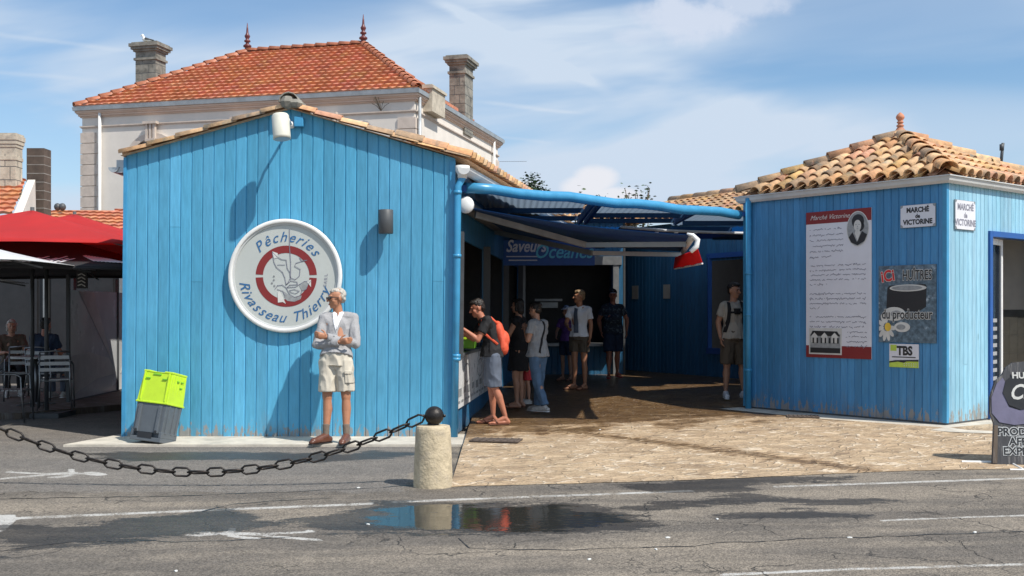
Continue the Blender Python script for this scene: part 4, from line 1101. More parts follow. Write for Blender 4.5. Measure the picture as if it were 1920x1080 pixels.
pm_ = empty('name_plaque', Matrix.Translation(KL)@Matrix.Rotation(KA, 4, 'Z')@Vector((KS+.012, .42, kz(1775, 400)+.0)), (0, 0, KA+R(90)), 'small sunlit white plaque with faded lettering beside the doorway', 'plaque')
plaque(pm_, .50, .37, 'print_line')

oy, w, h = wall_sign('oyster_poster', 1649, 1757, 497, 642.5, 'seaside blue grey oyster poster with black outlined lettering', 'poster')
mb = MB(); mb.bx(-w/2, w/2, -.006, .006, -h/2, h/2); mb.build('sheet', 'sea_print', oy)
mb = MB(); 
mb.stroke([(-w*.38, h*.17), (-w*.30, h*.3)], .01)
flat(mb, [(-w*.34, h*.21), (-w*.3, h*.24), (w*.32, h*.25), (w*.34, h*.22), (w*.33, -h*.04), (w*.2, -h*.10), (-w*.3, -h*.09), (-w*.36, -h*.05)], -.0068)
bx_ = mb.build('picture_basket', 'print_black', oy)
mb = MB(); flat(mb, oval(w*.02, h*.205, w*.32, h*.045), -.0084); mb.build('picture_rim', 'print_pale', oy)
mb = MB(); flat(mb, oval(w*.0, h*.205, w*.27, h*.032), -.0098); mb.build('picture_hollow', 'print_grey', oy)
mb = MB()
for k in range(9):
    an = R(90+k*33); c0 = (-w*.36, -h*.30); ex, ez = c0[0]+.085*math.cos(an), c0[1]+.12*math.sin(an)
    M2 = [(ex+.05*math.cos(q)*math.cos(an)-.025*math.sin(q)*math.sin(an), ez+.07*math.cos(q)*math.sin(an)+.03*math.sin(q)*math.cos(an)) for q in [i*math.pi/6 for i in range(12)]]
    M2 = [(max(-w*.49, a), max(-h*.49, b)) for a, b in M2]; flat(mb, M2, -.0068+k*-.0002)
flat(mb, oval(-w*.22, -h*.13, w*.20, h*.09), -.009); flat(mb, oval(w*-.08, -h*.30, w*.14, h*.065), -.009)
each(mb, 'picture_shell', 'print_pale', oy)
mb = MB(); flat(mb, oval(-w*.10, -h*.30, w*.08, h*.035), -.0106); flat(mb, oval(-w*.18, -h*.13, w*.10, h*.045), -.0106); mb.build('picture_oyster', 'print_grey', oy)
mb = MB(); flat(mb, oval(-w*.33, -h*.30, .045, .055), -.0108); mb.build('picture_lemon', 'yellow', oy)
mb = MB(); text(mb, 'HUÎTRES', w*.18, h*.31, .175, -.0120, 0, .010, 0, .60); text(mb, 'du producteur', w*.0, -h*.19, .17, -.0120, 0, .010, 0, .70); text(mb, 'iCi', -w*.32, h*.30, .20, -.0120, 0, .012, R(8), .85); mb.build('lettering_outline', 'print_pale', oy)
mb = MB(); text(mb, 'HUÎTRES', w*.18, h*.31, .175, -.0132, 0, .003, 0, .60); text(mb, 'du producteur', w*.0, -h*.19, .17, -.0132, 0, .003, 0, .70); mb.build('lettering', 'print_black', oy)
mb = MB(); text(mb, 'iCi', -w*.32, h*.30, .20, -.0132, 0, .006, R(8), .85); mb.build('red_lettering', 'red_print', oy)

tb, w, h = wall_sign('club_card', 1669, 1724, 645, 689, 'small white and lime card with bold black letters below the oyster poster', 'card')
mb = MB(); mb.bx(-w/2, w/2, -.006, .006, -h/2, h/2); mb.build('sheet', 'print_white', tb)
mb = MB(); mb.bx(-w/2, w/2, -.0075, -.006, -h/2, -h/2+h*.27); mb.bx(-w*.46, -w*.25, -.0075, -.006, h*.2, h*.46); each(mb, 'lime_band', 'lime_print', tb)
mb = MB(); text(mb, 'TBS', w*.03, h*.04, .155, -.0085, 0, .007, 0, .85); mb.bx(-w*.4, w*.4, -.0085, -.0075, -h*.08, -h*.04)
flat(mb, [(-w*.5, -h*.26), (-w*.3, -h*.2), (w*.5, -h*.15), (w*.5, -h*.23), (w*.1, -h*.24), (-w*.0, -h*.30), (-w*.2, -h*.26), (-w*.5, -h*.32)], -.008); mb.build('lettering', 'print_black', tb)
mb = MB()
for j in range(2):
    for i in range(6): flat(mb, oval(w*.02+i*w*.08, -h*.33-j*h*.09, .007, .007, 8), -.009)
mb.build('dots', 'print_pale', tb)

# ------------------------------------------------------------------ A-board
ab = empty('sandwich_board', (4.98+.12, 10.42, .012), (R(-9), 0, R(-6)), 'dark slate sandwich board with a large oyster shell and lettering, on white runners', 'signboard')
mb = MB(); W2 = .86
pts = [(-W2*.46, .0), (W2*.46, .0), (W2*.46, .98), (W2*.34, 1.0), (W2*.1, 1.03), (-W2*.18, 1.0), (-W2*.26, .95), (-W2*.30, .88), (-W2*.38, .82), (-W2*.445, .66), (-W2*.455, .50), (-W2*.42, .40)]
pts = [(a-.0, b-.0) for a, b in pts]
flat(mb, pts, .02, .04); mb.build('board', 'slate_board', ab)
mb = MB(); flat(mb, [(-W2*.46, .01), (-W2*.41, .01), (-W2*.38, .38), (-W2*.42, .38)], -.021, .006); mb.build('board_edge', 'wood_dark', ab)
mb = MB(); sh = [(-W2*.30, .85), (-W2*.37, .79), (-W2*.435, .65), (-W2*.44, .50), (-W2*.36, .41), (-W2*.2, .385), (-W2*.05, .40), (W2*.12, .46), (W2*.35, .56), (W2*.44, .74), (W2*.2, .68), (0, .56), (-W2*.14, .53), (-W2*.25, .56), (-W2*.29, .68), (-W2*.27, .80)]
flat(mb, sh, -.0205, .006); mb.build('oyster_shell', 'lavender_print', ab)
mb = MB(); inn = [(-W2*.27, .82), (-W2*.31, .70), (-W2*.25, .58), (-W2*.12, .535), (W2*.03, .56), (W2*.22, .66), (W2*.3, .8), (W2*.1, .9), (-W2*.15, .9)]
flat(mb, inn, -.028, .004); mb.build('oyster_hollow', 'black_plastic', ab)
mb = MB(); text(mb, 'Chez', -W2*.02, .655, .20, -.0345, .4, .004, R(8), .9); text(mb, 'HUÎTRES', -W2*.01, .845, .085, -.0345, 0, .003); mb.build('white_lettering', 'print_pale', ab)
mb = MB()
for s_, z_ in (('PRODUCTEUR', .285), ('AFFINEUR', .19), ('EXPEDITEUR', .095)): text(mb, s_, -W2*.0, z_, .105, -.0235, 0, .010, 0, .98)
mb.build('lettering_outline', 'gutter_grey', ab)
mb = MB()
for s_, z_ in (('PRODUCTEUR', .285), ('AFFINEUR', .19), ('EXPEDITEUR', .095)): text(mb, s_, -W2*.0, z_, .105, -.0260, 0, .002, 0, .98)
mb.build('dark_lettering', 'print_black', ab)
mb = MB(); mb.M = Matrix.Rotation(R(9), 4, 'X'); mb.tube([(-.66, .07, .01), (.5, .07, .01)], .014, 8); mb.tube([(-.33, -.30, -.012), (.6, -.28, -.012)], .014, 8); mb.tube([(-.2, .07, .01), (-.2, -.3, -.01)], .012, 8); each(mb, 'runner', 'white_paint', ab)

# ------------------------------------------------------------------ VILLA
VA = math.atan2(-.2485, .9686)
vil = empty('villa', (-2.75-.19+.05, 31.4+.05+.19, 0), (0, 0, VA), 'large pale rendered villa with orange hipped tile roof behind the shed', 'house')
VW, VD, VH = 11.35, 9.45, 7.98
mb = MB(); mb.bx(-VW, 0, 0, VD, 0, VH); mb.build('wall', 'render_white', vil)
# cornice, string course
def ring(mb, z0, z1, o0, o1):
    """moulding ring round the house: at z0 stands out o0, at z1 o1"""
    o0 *= .45; o1 *= .45
    lo = [(-VW-o0, -o0, z0), (o0, -o0, z0), (o0, VD+o0, z0), (-VW-o0, VD+o0, z0)]; hi = [(-VW-o1, -o1, z1), (o1, -o1, z1), (o1, VD+o1, z1), (-VW-o1, VD+o1, z1)]
    mb.add(lo+hi, [[i, (i+1) % 4, 4+(i+1) % 4, 4+i] for i in range(4)]+[[3, 2, 1, 0], [4, 5, 6, 7]])
mb = MB(); ring(mb, 7.78, 7.82, .10, .12); ring(mb, 7.822, 7.88, .20, .20); ring(mb, 7.882, 7.92, .27, .30); ring(mb, 7.922, 7.985, .36, .36)
mb.build('cornice', 'render_pink', vil)
mb = MB(); ring(mb, 7.44, 7.47, .06, .09); ring(mb, 7.472, 7.51, .13, .13); mb.build('string_course', 'quoin_stone', vil)
mb = MB(); ring(mb, 7.987, 8.10, .46, .50); ring(mb, 8.101, 8.13, .40, .44); mb.build('gutter', 'zinc', vil)
mb = MB()
for k in range(22):
    z_ = .4+k*.345
    if z_ > 7.2: break
    wq = .62 if k % 2 == 0 else .52
    for (cx_, sg) in ((-VW, 1), (0, -1)):
        a, b = (cx_-.04, cx_+wq) if sg > 0 else (cx_-wq, cx_+.04)
        mb.bx(a, b, -.045, .02, z_+.012, z_+.335)
    mb.bx(-.02, .045, -.04, wq*.8, z_+.012, z_+.335); mb.bx(-.02, .045, VD-wq*.9, VD+.04, z_+.012, z_+.335)
mb.build('quoins', 'quoin_stone', vil)
# upper windows of the facade
def vwin(cx_, face=0):
    M = Matrix.Translation((cx_, 0, .95)) if face == 0 else Matrix.Translation((0, cx_, 0))@Matrix.Rotation(R(90), 4, 'Z')
    mb = MB(); mb.M = M; n = 10
    for k in range(n):   # segmental arch
        a0, a1 = R(35+110*k/n), R(35+110*(k+1)/n); r0, r1 = .78, .98; cz_ = 5.35
        q = [(r0*math.cos(a0), cz_+r0*math.sin(a0)*.9), (r1*math.cos(a0), cz_+r1*math.sin(a0)*.9), (r1*math.cos(a1), cz_+r1*math.sin(a1)*.9), (r0*math.cos(a1), cz_+r0*math.sin(a1)*.9)]
        mb.prism([(a, .01, b) for a, b in q], (0, -.10, 0))
    mb.bx(-.80, -.62, -.085, .01, 3.6, 5.78); mb.bx(.62, .80, -.085, .01, 3.6, 5.78); mb.bx(-.85, .85, -.12, .01, 3.45, 3.6)
    f = mb.build('window', 'quoin_stone', vil)
    mb = MB(); mb.M = M; mb.bx(-.62, .62, -.03, -.005, 3.6, 5.95); mb.build('pane', 'glass_dark', f)
    mb = MB(); mb.M = M; mb.bx(-.62, .62, -.06, -.032, 3.6, 5.70)
    for k in range(24): mb.bx(-.60, .60, -.07, -.06, 3.64+k*.085, 3.69+k*.085)
    mb.build('shutter', 'render_pink', f)
    mb = MB(); mb.M = M; mb.bx(-.17, -.09, -.20, -.1, 6.02, 6.50); mb.bx(-.04, .04, -.20, -.1, 6.02, 6.50); mb.bx(.09, .17, -.20, -.1, 6.02, 6.50); mb.bx(-.24, .24, -.25, -.08, 6.50, 6.58); mb.bx(-.17, .17, -.22, -.08, 5.95, 6.04); mb.build('keystone', 'quoin_stone', f)
vwin(-8.75); vwin(-5.7); vwin(-2.65)
# downpipes
mb = MB(); mb.smooth = True; mb.tube([(-VW+.72, -.10, 7.9), (-VW+.72, -.10, 3.85), (-VW+.60, -.13, 3.7), (-VW-1.2, -.3, 3.4)], .05, 10); mb.build('downpipe', 'white_paint', vil)
mb = MB(); mb.smooth = True; mb.tube([(.12, .12, 7.9), (.12, .12, 0)], .05, 10); mb.build('downpipe', 'zinc', vil)
mb = MB(); mb.smooth = True; mb.tube([(.10, VD-.9, 7.9), (.10, VD-.9, 0)], .05, 10); mb.build('downpipe', 'white_paint', vil)
# tile roof with real courses
def pan_roof(mb, pts, O, u, v, rs=.30, cs=.22, lift=.045, amp=.022):
    """pts: polygon on the slope in (s,t); rows of interlocking tiles stepping up the slope"""
    O, u, v = Vector(O), Vector(u).normalized(), Vector(v).normalized(); n = u.cross(v)
    if n.z < 0: n = -n
    def span(t_):
        xs = []
        for (a, b), (c, d) in zip(pts, pts[1:]+pts[:1]):
            if (b <= t_ < d) or (d <= t_ < b): xs.append(a+(c-a)*(t_-b)/(d-b))
        return (min(xs), max(xs)) if len(xs) >= 2 else None
    T = max(p[1] for p in pts); j = 0; t_ = 0.001
    while t_ < T-.02:
        t2 = min(t_+rs, T-.002); A = span(t_); B = span(t2-.001) or A
        s0, s1 = max(A[0], min(A[0], B[0])), max(A[1], B[1]); s0, s1 = min(A[0], B[0]), max(A[1], B[1])
        m = max(1, int((s1-s0)/(cs/4)))
        for i in range(m):
            if i % 4 == 0: k = random.uniform(.84, 1.14); mb.ci = (k, k*random.uniform(.88, 1.12), k*random.uniform(.85, 1.15))
            fa, fb = i/m, (i+1)/m; q = []
            for f, tt, S, top in ((fa, t_, A, 0), (fb, t_, A, 0), (fb, t2+.01, B, 1), (fa, t2+.01, B, 1)):
                s = s0+(s1-s0)*f; s = min(max(s, S[0]), S[1]); w_ = abs(math.sin(math.pi*s/cs))*amp
                q.append(O+u*s+v*tt+n*((0 if top else lift)+w_))
            mb.quad(*q)
            lowr = [q[0]-n*(lift+.01), q[1]-n*(lift+.01), q[1], q[0]]; mb.quad(*lowr)
        t_ += rs; j += 1
    mb.ci = (1, 1, 1)
RO = .17; ez = 8.08
c0 = Vector((-VW-RO, -RO, ez)); c1 = Vector((RO, -RO, ez)); c2 = Vector((RO-.15, 6.0, ez)); c3 = Vector((-VW-RO, 6.0, ez))
rzv = 10.83; rA = Vector((-8.07, VD/2+.1, rzv)); rB = Vector((-3.61, VD/2+.1, rzv))
mb = MB(); random.seed(61)
def plane_roof(mb, poly, **k):
    O = poly[0]; u_ = (poly[1]-poly[0]).normalized(); nn2 = (poly[1]-poly[0]).cross(poly[2]-poly[0]).normalized(); v_ = nn2.cross(u_).normalized()
    if v_.z < 0: v_ = -v_
    pts = [((p-O).dot(u_), (p-O).dot(v_)) for p in poly]; pan_roof(mb, pts, O, u_, v_, **k)
plane_roof(mb, [c0, c1, rB, rA], rs=.36, cs=.26, lift=.085, amp=.03); plane_roof(mb, [c1, c2, rB], rs=.36, cs=.26, lift=.085, amp=.03)
plane_roof(mb, [c2, c3, rA, rB], rs=.6, cs=1); plane_roof(mb, [c3, c0, rA], rs=.6, cs=1)
mb.mi = 0; mb.smooth = False; mb.build('roof', 'terracotta_red', vil, recalc=False)
mb = MB()
for a, b in ((c0, rA), (c1, rB), (c2, rB), (c3, rA), (rA, rB)):
    L_ = (b-a).length; n_ = int(L_/.42)
    for j in range(n_): barrel(mb, a.lerp(b, j/n_)+Vector((0, 0, .07)), a.lerp(b, (j+1)/n_+.01)+Vector((0, 0, .04)), (0, 0, 1), .13, .105, tint=(.8, .75, .75))
mb.build('ridge_tiles', 'terracotta_red', vil)
for pnt in (rA, rB):
    mb = MB(); mb.smooth = True; q = [(.10, 0), (.16, .08), (.10, .12), (.10, .16), (.17, .20), (.17, .26), (.08, .32), (.06, .38), (.13, .42), (.13, .47), (.06, .52), (.10, .60), (.12, .66), (.07, .74), (.05, .80), (.04, .95), (.008, 1.22)]
    mb.lathe([(a*.85, b*.85) for a, b in q], 14, pnt+Vector((0, 0, .04))); mb.build('finial', 'maroon_metal', vil)
def chimney(name, parent, c, w, d, z0, z1, m, capm, ck=1.0):
    mb = MB(); mb.bx(c[0]-w/2, c[0]+w/2, c[1]-d/2, c[1]+d/2, z0, z1-.32)
    mb.bx(c[0]-w/2-.05*ck, c[0]+w/2+.05*ck, c[1]-d/2-.05*ck, c[1]+d/2+.05*ck, z1-.62, z1-.54)
    mb.bx(c[0]-w/2-.001, c[0]+w/2+.001, c[1]-d/2-.001, c[1]+d/2+.001, z1-.54, z1-.3)
    o = mb.build(name, m, parent)
    mb = MB()
    for k, (e_, za, zb) in enumerate(((.06*ck, z1-.32, z1-.25), (.12*ck, z1-.249, z1-.16), (.17*ck, z1-.159, z1-.05), (.10*ck, z1-.049, z1))):
        mb.bx(c[0]-w/2-e_, c[0]+w/2+e_, c[1]-d/2-e_, c[1]+d/2+e_, za, zb)
    mb.build('cap', capm, o)
    mb = MB(); z_ = z0+.1; r_ = 0
    while z_ < z1-.7:
        mb.bx(c[0]-w/2-.003, c[0]+w/2+.003, c[1]-d/2-.003, c[1]+d/2+.003, z_, z_+.012)
        sft = .15*w if r_ % 2 else -.18*w
        mb.bx(c[0]+sft, c[0]+sft+.012, c[1]-d/2-.0035, c[1]+d/2+.0035, z_, z_+.3)
        mb.bx(c[0]-w/2-.0035, c[0]+w/2+.0035, c[1]+sft*d/w, c[1]+sft*d/w+.012, z_, z_+.3)
        z_ += .31; r_ += 1
    mb.build('joints', 'dark_grey', o)
    return o
chimney('chimney', vil, (-.2, 5.35), .56, .95, 7.6, 10.28, 'stone_grey', 'stone_grey')
chimney('chimney', vil, (-VW+.35, 3.3), .80, .62, 7.6, 10.95, 'stone_grey', 'stone_grey')
mb = MB(); mb.bx(-.28, .30, .75, 2.0, 7.6, 8.42); mb.bx(-.33, .35, .70, 2.05, 8.30, 8.38); mb.build('parapet_block', 'stone_pale', vil)
mb = MB(); mb.bx(-.5, .02, 2.6, 4.3, 7.9, 8.35); mb.build('dormer_tiles', 'terracotta_red', vil)
# weed growing on the wall
wd_ = MB(); random.seed(8)
for k in range(12):
    a = random.uniform(-1.2, 1.2); q = Vector((-1.0, -.16, 7.5)); e_ = q+Vector((math.sin(a)*.3, -.05, .15+.28*random.random())); wd_.tube([q, (q+e_)/2+Vector((0, 0, .04)), e_], .008, 5)
o = wd_.build('wall_weed', 'bark'); o.location = vil.location; o.rotation_euler = vil.rotation_euler; tag(o, 'dry weed sprouting from the villa cornice near its corner', 'plant')
# seagull on the left chimney
gl = empty('seagull', Matrix.Translation(vil.location)@Matrix.Rotation(VA, 4, 'Z')@Vector((-VW+.25, 3.2, 10.95)), (0, 0, R(0)), 'seagull standing on top of the left villa chimney', 'bird')
mb = MB(); mb.smooth = True; mb.cap((-.08, 0, .16), (.12, 0, .13), .075, .05); mb.cap((-.08, 0, .19), (-.13, 0, .27), .05, .045); mb.ball((-.14, 0, .29), .05); mb.cap((-.17, 0, .285), (-.23, 0, .275), .014, .006); mb.build('body', 'white_plastic', gl)
mb = MB(); mb.smooth = True
for k in (-1, 1): mb.cap((-.03, k*.06, .17), (.26, k*.03, .12), .045, .012, (0, 0, 1), .4)
each(mb, 'wing', 'dark_grey', gl)
mb = MB(); mb.cap((0, .03, .0), (0, .03, .1), .008, .008); mb.cap((0, -.03, .0), (0, -.03, .1), .008, .008); mb.build('leg', 'yellow', gl)
# antenna on the far right of the villa
an = MB(); an.tube([(0, 0, 0), (2.2, 0, .02)], .012, 5)
for k in range(12): an.tube([(.2+k*.17, -.12, .01), (.2+k*.17, .12, .01)], .008, 4)
o = an.build('aerial', 'dark_grey'); o.location = P(934, 303, 41); o.scale = (.5, .5, .5); tag(o, 'thin horizontal aerial poking out past the villa corner', 'aerial')

# ------------------------------------------------------------------ lower houses on the left
hb = empty('low_house', (0, 0, 0), (0, 0, 0), 'low house roof with weathered orange tiles at the villa foot', 'house')
mb = MB(); random.seed(71)
a = P(40, 460, 27); b = P(330, 470, 26); c = P(330, 396, 30); d = P(95, 392, 30.5)
plane_roof(mb, [a, b, c, d], rs=.33, cs=.25, lift=.05, amp=.03); mb.build('roof', 'terracotta_red', hb, recalc=False)
mb = MB(); mb.prism([a+Vector((.2, .3, -.1)), b+Vector((-.1, .3, -.1)), c+Vector((0, 0, -.4)), d+Vector((0, 0, -.4))], (0, 0, -2.4)); mb.build('wall', 'render_white', hb)
mb = MB(); mb.smooth = True
for k in range(2): mb.ball(P(108+k*9, 388, 30), (.10, .1, .11), 10)
each(mb, 'ridge_pot', 'dark_grey', hb)
lh = empty('left_house', (0, 0, 0), (0, 0, 0), 'red tiled gable house at the left edge with a pale block chimney', 'house')
a = P(-200, 402, 23); b = P(24, 402, 23); c = P(50, 338, 25.5); d = P(-200, 322, 25.5)
mb = MB(); plane_roof(mb, [a, b, c, d], rs=.33, cs=.25, lift=.05, amp=.03); mb.build('roof', 'terracotta_red', lh, recalc=False)
mb = MB(); mb.prism([P(24, 405, 23), P(52, 337, 25.5), P(55, 470, 25.5), P(26, 470, 23)], (.18, 0, 0)); mb.prism([P(26, 470, 23), P(55, 470, 25.5)+Vector((.1, 0, 0)), P(55, 470, 25.5)+Vector((.1, 0, -3)), P(26, 470, 23)+Vector((0, 0, -3))], (-3, 0, 0)); mb.build('gable', 'render_white', lh)
cc = P(21, 340, 25); chimney('chimney', lh, (cc.x, cc.y), .36, .36, cc.z-.4, P(20, 252, 25).z, 'stone_pale', 'stone_pale', .3)
bc = empty('block_chimney', (0, 0, 0), (0, 0, 0), 'free standing dark brown block chimney stack left of the villa', 'chimney')
p0 = P(73, 280, 26); mb = MB(); zb = p0.z
mb.bx(p0.x-.21, p0.x+.21, 25.8, 26.2, 1.5, zb); mb.build('stack', 'brown_block', bc)
mb = MB()
for k in range(9): mb.bx(p0.x-.214, p0.x+.214, 25.796, 26.204, zb-.2-k*.21, zb-.185-k*.21)
mb.build('joints', 'mortar', bc)

# ------------------------------------------------------------------ back stalls of the courtyard
sa = empty('back_stall', (0, 0, 0), (0, 0, 0), 'dark stall at the back of the courtyard with a wide serving window', 'stall')
YA = 22.4
mb = MB(); board_wall(mb, (-.3, YA, .2), (1, 0, 0), 2.65, .0, lambda a: 3.2, .125, holes=[(.55, 2.45, .62, 2.3)]); mb.build('wall', 'blue_boards_deep_shade', sa)
mb = MB(); mb.bx(.1, 2.3, YA-.08, YA+.1, 2.50, 2.68); mb.bx(.08, .28, YA-.08, YA+.06, .2, 2.5); mb.bx(2.12, 2.24, YA-.06, YA+.06, .2, 2.5); mb.bx(.2, 2.2, YA-.25, YA+.3, .80, .86); each(mb, 'window_frame', 'grey_metal', sa)
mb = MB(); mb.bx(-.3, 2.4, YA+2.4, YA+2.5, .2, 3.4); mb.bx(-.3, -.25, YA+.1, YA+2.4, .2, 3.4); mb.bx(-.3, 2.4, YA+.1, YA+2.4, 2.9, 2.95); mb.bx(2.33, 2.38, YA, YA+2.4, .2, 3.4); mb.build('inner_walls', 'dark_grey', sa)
mb = MB(); mb.bx(.5, 1.1, YA+.9, YA+.95, 1.75, 1.80); mb.bx(.62, 1.0, YA+.85, YA+.9, 1.60, 1.72); mb.build('shelf', 'grey_metal', sa)
mb = MB(); random.seed(81)
mb.ci = (.5, .45, .4); mb.quad((-.4, YA-.35, 3.42), (2.6, YA-.35, 3.42), (2.6, YA+2.2, 4.0), (-.4, YA+2.2, 4.0)); mb.ci = (1, 1, 1)
canal_roof(mb, (-.4, YA-.35, 3.42), (1, 0, 0), (0, 2.55, .58), 3.0, 2.6, lambda s, t_: True, .22, .33, .09); mb.build('roof_tiles', 'terracotta', sa)

B0 = Vector((2.25, 24.7, .2)); B1 = Vector((6.3, 18.0, .2)); bu = (B1-B0).normalized(); bn_ = Vector((bu.y, -bu.x, 0)); BL = (B1-B0).length
sb = empty('side_stall', (0, 0, 0), (0, 0, 0), 'long blue stall running back behind the kiosk under a tiled roof', 'stall')
mb = MB(); board_wall(mb, B0, bu, BL, .0, lambda a: 3.2, .125, holes=[(3.5, 5.2, .55, 2.35)]); mb.build('wall', 'blue_boards_deep_shade', sb)
mb = MB()
for s_ in (3.45, 5.2): p = B0+bu*s_+bn_*.01; mb.bar(p+Vector((0, 0, .5)), p+Vector((0, 0, 2.45)), .08)
p = B0+bu*3.4; q = B0+bu*5.25; mb.bar(p+Vector((0, 0, 2.45)), q+Vector((0, 0, 2.45)), .1); mb.bar(p+Vector((0, 0, .52)), q+Vector((0, 0, .52)), .12); each(mb, 'window_frame', 'deep_blue', sb)
mb = MB(); p = B0-bn_*1.6; q = B1-bn_*1.6; mb.prism([p, q, q+Vector((0, 0, 3.3)), p+Vector((0, 0, 3.3))], -bn_*.05); mb.build('inner_wall', 'dark_grey', sb)
mb = MB(); random.seed(82); eO = B0+bn_*.35+Vector((-.0, 0, 3.22)); vv = (-bn_*2.2+Vector((0, 0, .68)))
mb.ci = (.5, .45, .4); mb.quad(eO, eO+bu*BL, eO+bu*BL+vv, eO+vv); mb.ci = (1, 1, 1)
canal_roof(mb, eO, bu, vv, BL, vv.length, lambda s, t_: True, .22, .33, .092)
for j in range(18):
    a = eO+vv+bu*(j*.45)+Vector((0, 0, .07)); barrel(mb, a, a+bu*.48, (0, 0, 1), .13, .11)
mb.build('roof_tiles', 'terracotta', sb)
mb = MB()
for px in (1180, 1224):
    s_ = 1.0 if px == 1180 else 2.1
    p = B0+bu*s_+bn_*.02+Vector((0, 0, 1.75)); mb.box(p, (.22, .01, .30), Matrix.Rotation(math.atan2(bu.y, bu.x), 3, 'Z'))
for k in range(2): pass
each(mb, 'paper_notice', 'cloth_cream', sb)
sgn = empty('stall_sign', P(1029, 474, 18.6), (0, 0, R(-2)), 'dark blue stall sign with large white and turquoise lettering', 'sign')
mb = MB(); mb.bx(-.80, .80, -.02, .02, -.22, .22); mb.build('board', 'deep_blue', sgn)
mb = MB(); text(mb, 'Saveurs', -.40, .02, .29, -.024, .30, .006, 0, .78); mb.bx(-.74, -.15, -.024, -.021, -.075, -.055); mb.bx(-.70, -.2, -.024, -.021, -.14, -.12); mb.build('white_lettering', 'print_white', sgn)
MATS['turq'] = mat('turquoise_print', (.14, .58, .72), .5)
mb = MB(); text(mb, 'Océanes', .25, -.09, .34, -.026, .30, .004, 0, .85); mb.build('turquoise_lettering', 'turquoise_print', sgn)

# beam, canopy sheets, awning --------------------------------------------
mb = MB(); mb.smooth = True; pa = P(872, 352, 12.95); pb = P(1386, 402, 15.6); pts = [pa.lerp(pb, k/12)+Vector((0, 0, .015*math.sin(k*1.9))) for k in range(13)]
mb.tube(pts, .066, 14); bm_ = mb.build('canopy_beam', 'blue_paint'); tag(bm_, 'long round blue beam spanning from the shed to the kiosk', 'beam')
mb = MB(); mb.bx(pa.x-.12, pa.x+.02, pa.y-.03, pa.y+.03, pa.z-.05, pa.z+.03); mb.bx(pb.x-.02, pb.x+.12, pb.y-.03, pb.y+.03, pb.z-.03, pb.z+.03); each(mb, 'bracket', 'deep_blue', bm_)
def canopy(x0, x1, ya0, ya1, yb, z, m, label, per=.09):
    """corrugated sheet whose front edge follows the beam from (x0, ya0) to (x1, ya1)"""
    r = empty('canopy_panel', (0, 0, 0), (0, 0, 0), label, 'canopy', 'canopy sheets over the courtyard')
    mb = MB(); mb.smooth = True; n = int((x1-x0)/per*8)
    for k in range(n):
        fa_, fb_ = k/n, (k+1)/n; a, b = x0+(x1-x0)*fa_, x0+(x1-x0)*fb_; fa, fb = [.007*math.sin(2*math.pi*q/per) for q in (a, b)]
        mb.quad((a, ya0+(ya1-ya0)*fa_, z+fa), (b, ya0+(ya1-ya0)*fb_, z+fb), (b, yb, z+.02+fb), (a, yb, z+.02+fa))
    mb.build('corrugated_sheet', m, r)
    mb = MB()
    for q in (.5, .97):
        Y = max(ya0, ya1)+(yb-max(ya0, ya1))*q; mb.bx(x0, x1, Y-.03, Y+.03, z-.09, z-.02)
    each(mb, 'purlin', 'navy_fabric', r); return r
def by(x): return pa.y+(pb.y-pa.y)*(x-pa.x)/(pb.x-pa.x)+.12
canopy(-.50, 1.04, by(-.5), by(1.04), 16.9, 3.04, 'sheet_slate', 'grey corrugated canopy sheet next to the shed roof')
canopy(1.22, 2.60, by(1.22), by(2.6), 17.2, 3.03, 'sheet_slate', 'grey corrugated canopy sheet in the middle of the courtyard')
canopy(2.72, 3.75, by(2.72), by(3.3), 18.3, 2.98, 'sheet_slate', 'grey corrugated canopy sheet behind the kiosk corner')
canopy(-.35, 1.9, 17.3, 17.5, 22.0, 2.90, 'navy_fabric', 'dark corrugated canopy sheet above the back stall')
canopy(3.75, 5.4, 18.0, 18.0, 20.0, 2.95, 'navy_fabric', 'dark corrugated canopy sheet against the side stall')
for i, (xa, xb, lbl) in enumerate(((1.07, 1.11, 'dark blue rafter with pale slats beside the middle canopy sheet'), (1.17, 1.21, 'second dark blue rafter on the right of the slatted gap'), (2.63, 2.68, 'dark blue rafter left of the kiosk corner canopy sheet'))):
    mb = MB(); ya = by(xa)+.05; mb.bx(xa, xb, ya, 17.4, 2.93, 3.04); r = mb.build('rafter', 'navy_fabric'); tag(r, lbl, 'beam')
    if i == 0:
        mb = MB()
        for k in range(22): mb.bx(1.11, 1.17, ya+.1+k*.14, ya+.15+k*.14, 3.0, 3.02)
        mb.build('slats', 'white_paint', r)
aw = empty('retractable_awning', (0, 0, 0), (0, 0, 0), 'dark blue folding arm awning with red valance pulled out from the shed', 'awning')
a0 = Vector((-.58, 13.0, 2.79)); a1 = Vector((-.15, 17.2, 2.79)); f0 = Vector((2.20, 13.0, 2.44)); f1 = Vector((2.62, 16.4, 2.44))
mb = MB(); mb.smooth = True; N1, N2 = 16, 8; vs = []; fs = []
for i in range(N1+1):
    for j in range(N2+1):
        s_, q_ = i/N1, j/N2; p = a0.lerp(a1, q_).lerp(f0.lerp(f1, q_), s_); p.z -= .05*math.sin(math.pi*s_); vs.append(p)
for i in range(N1):
    for j in range(N2): a = i*(N2+1)+j; fs.append([a, a+N2+1, a+N2+2, a+1])
vs2 = [p+Vector((0, 0, .004)) for p in vs]; mb.add(vs, fs); mb.add(vs2, [f[::-1] for f in fs]); mb.build('fabric', 'navy_fabric', aw, recalc=False)
mb = MB(); mb.smooth = True; mb.tube([a0+Vector((0, .06, .03)), a1+Vector((0, 0, .03))], .085, 14); mb.build('cassette', 'dark_grey', aw)
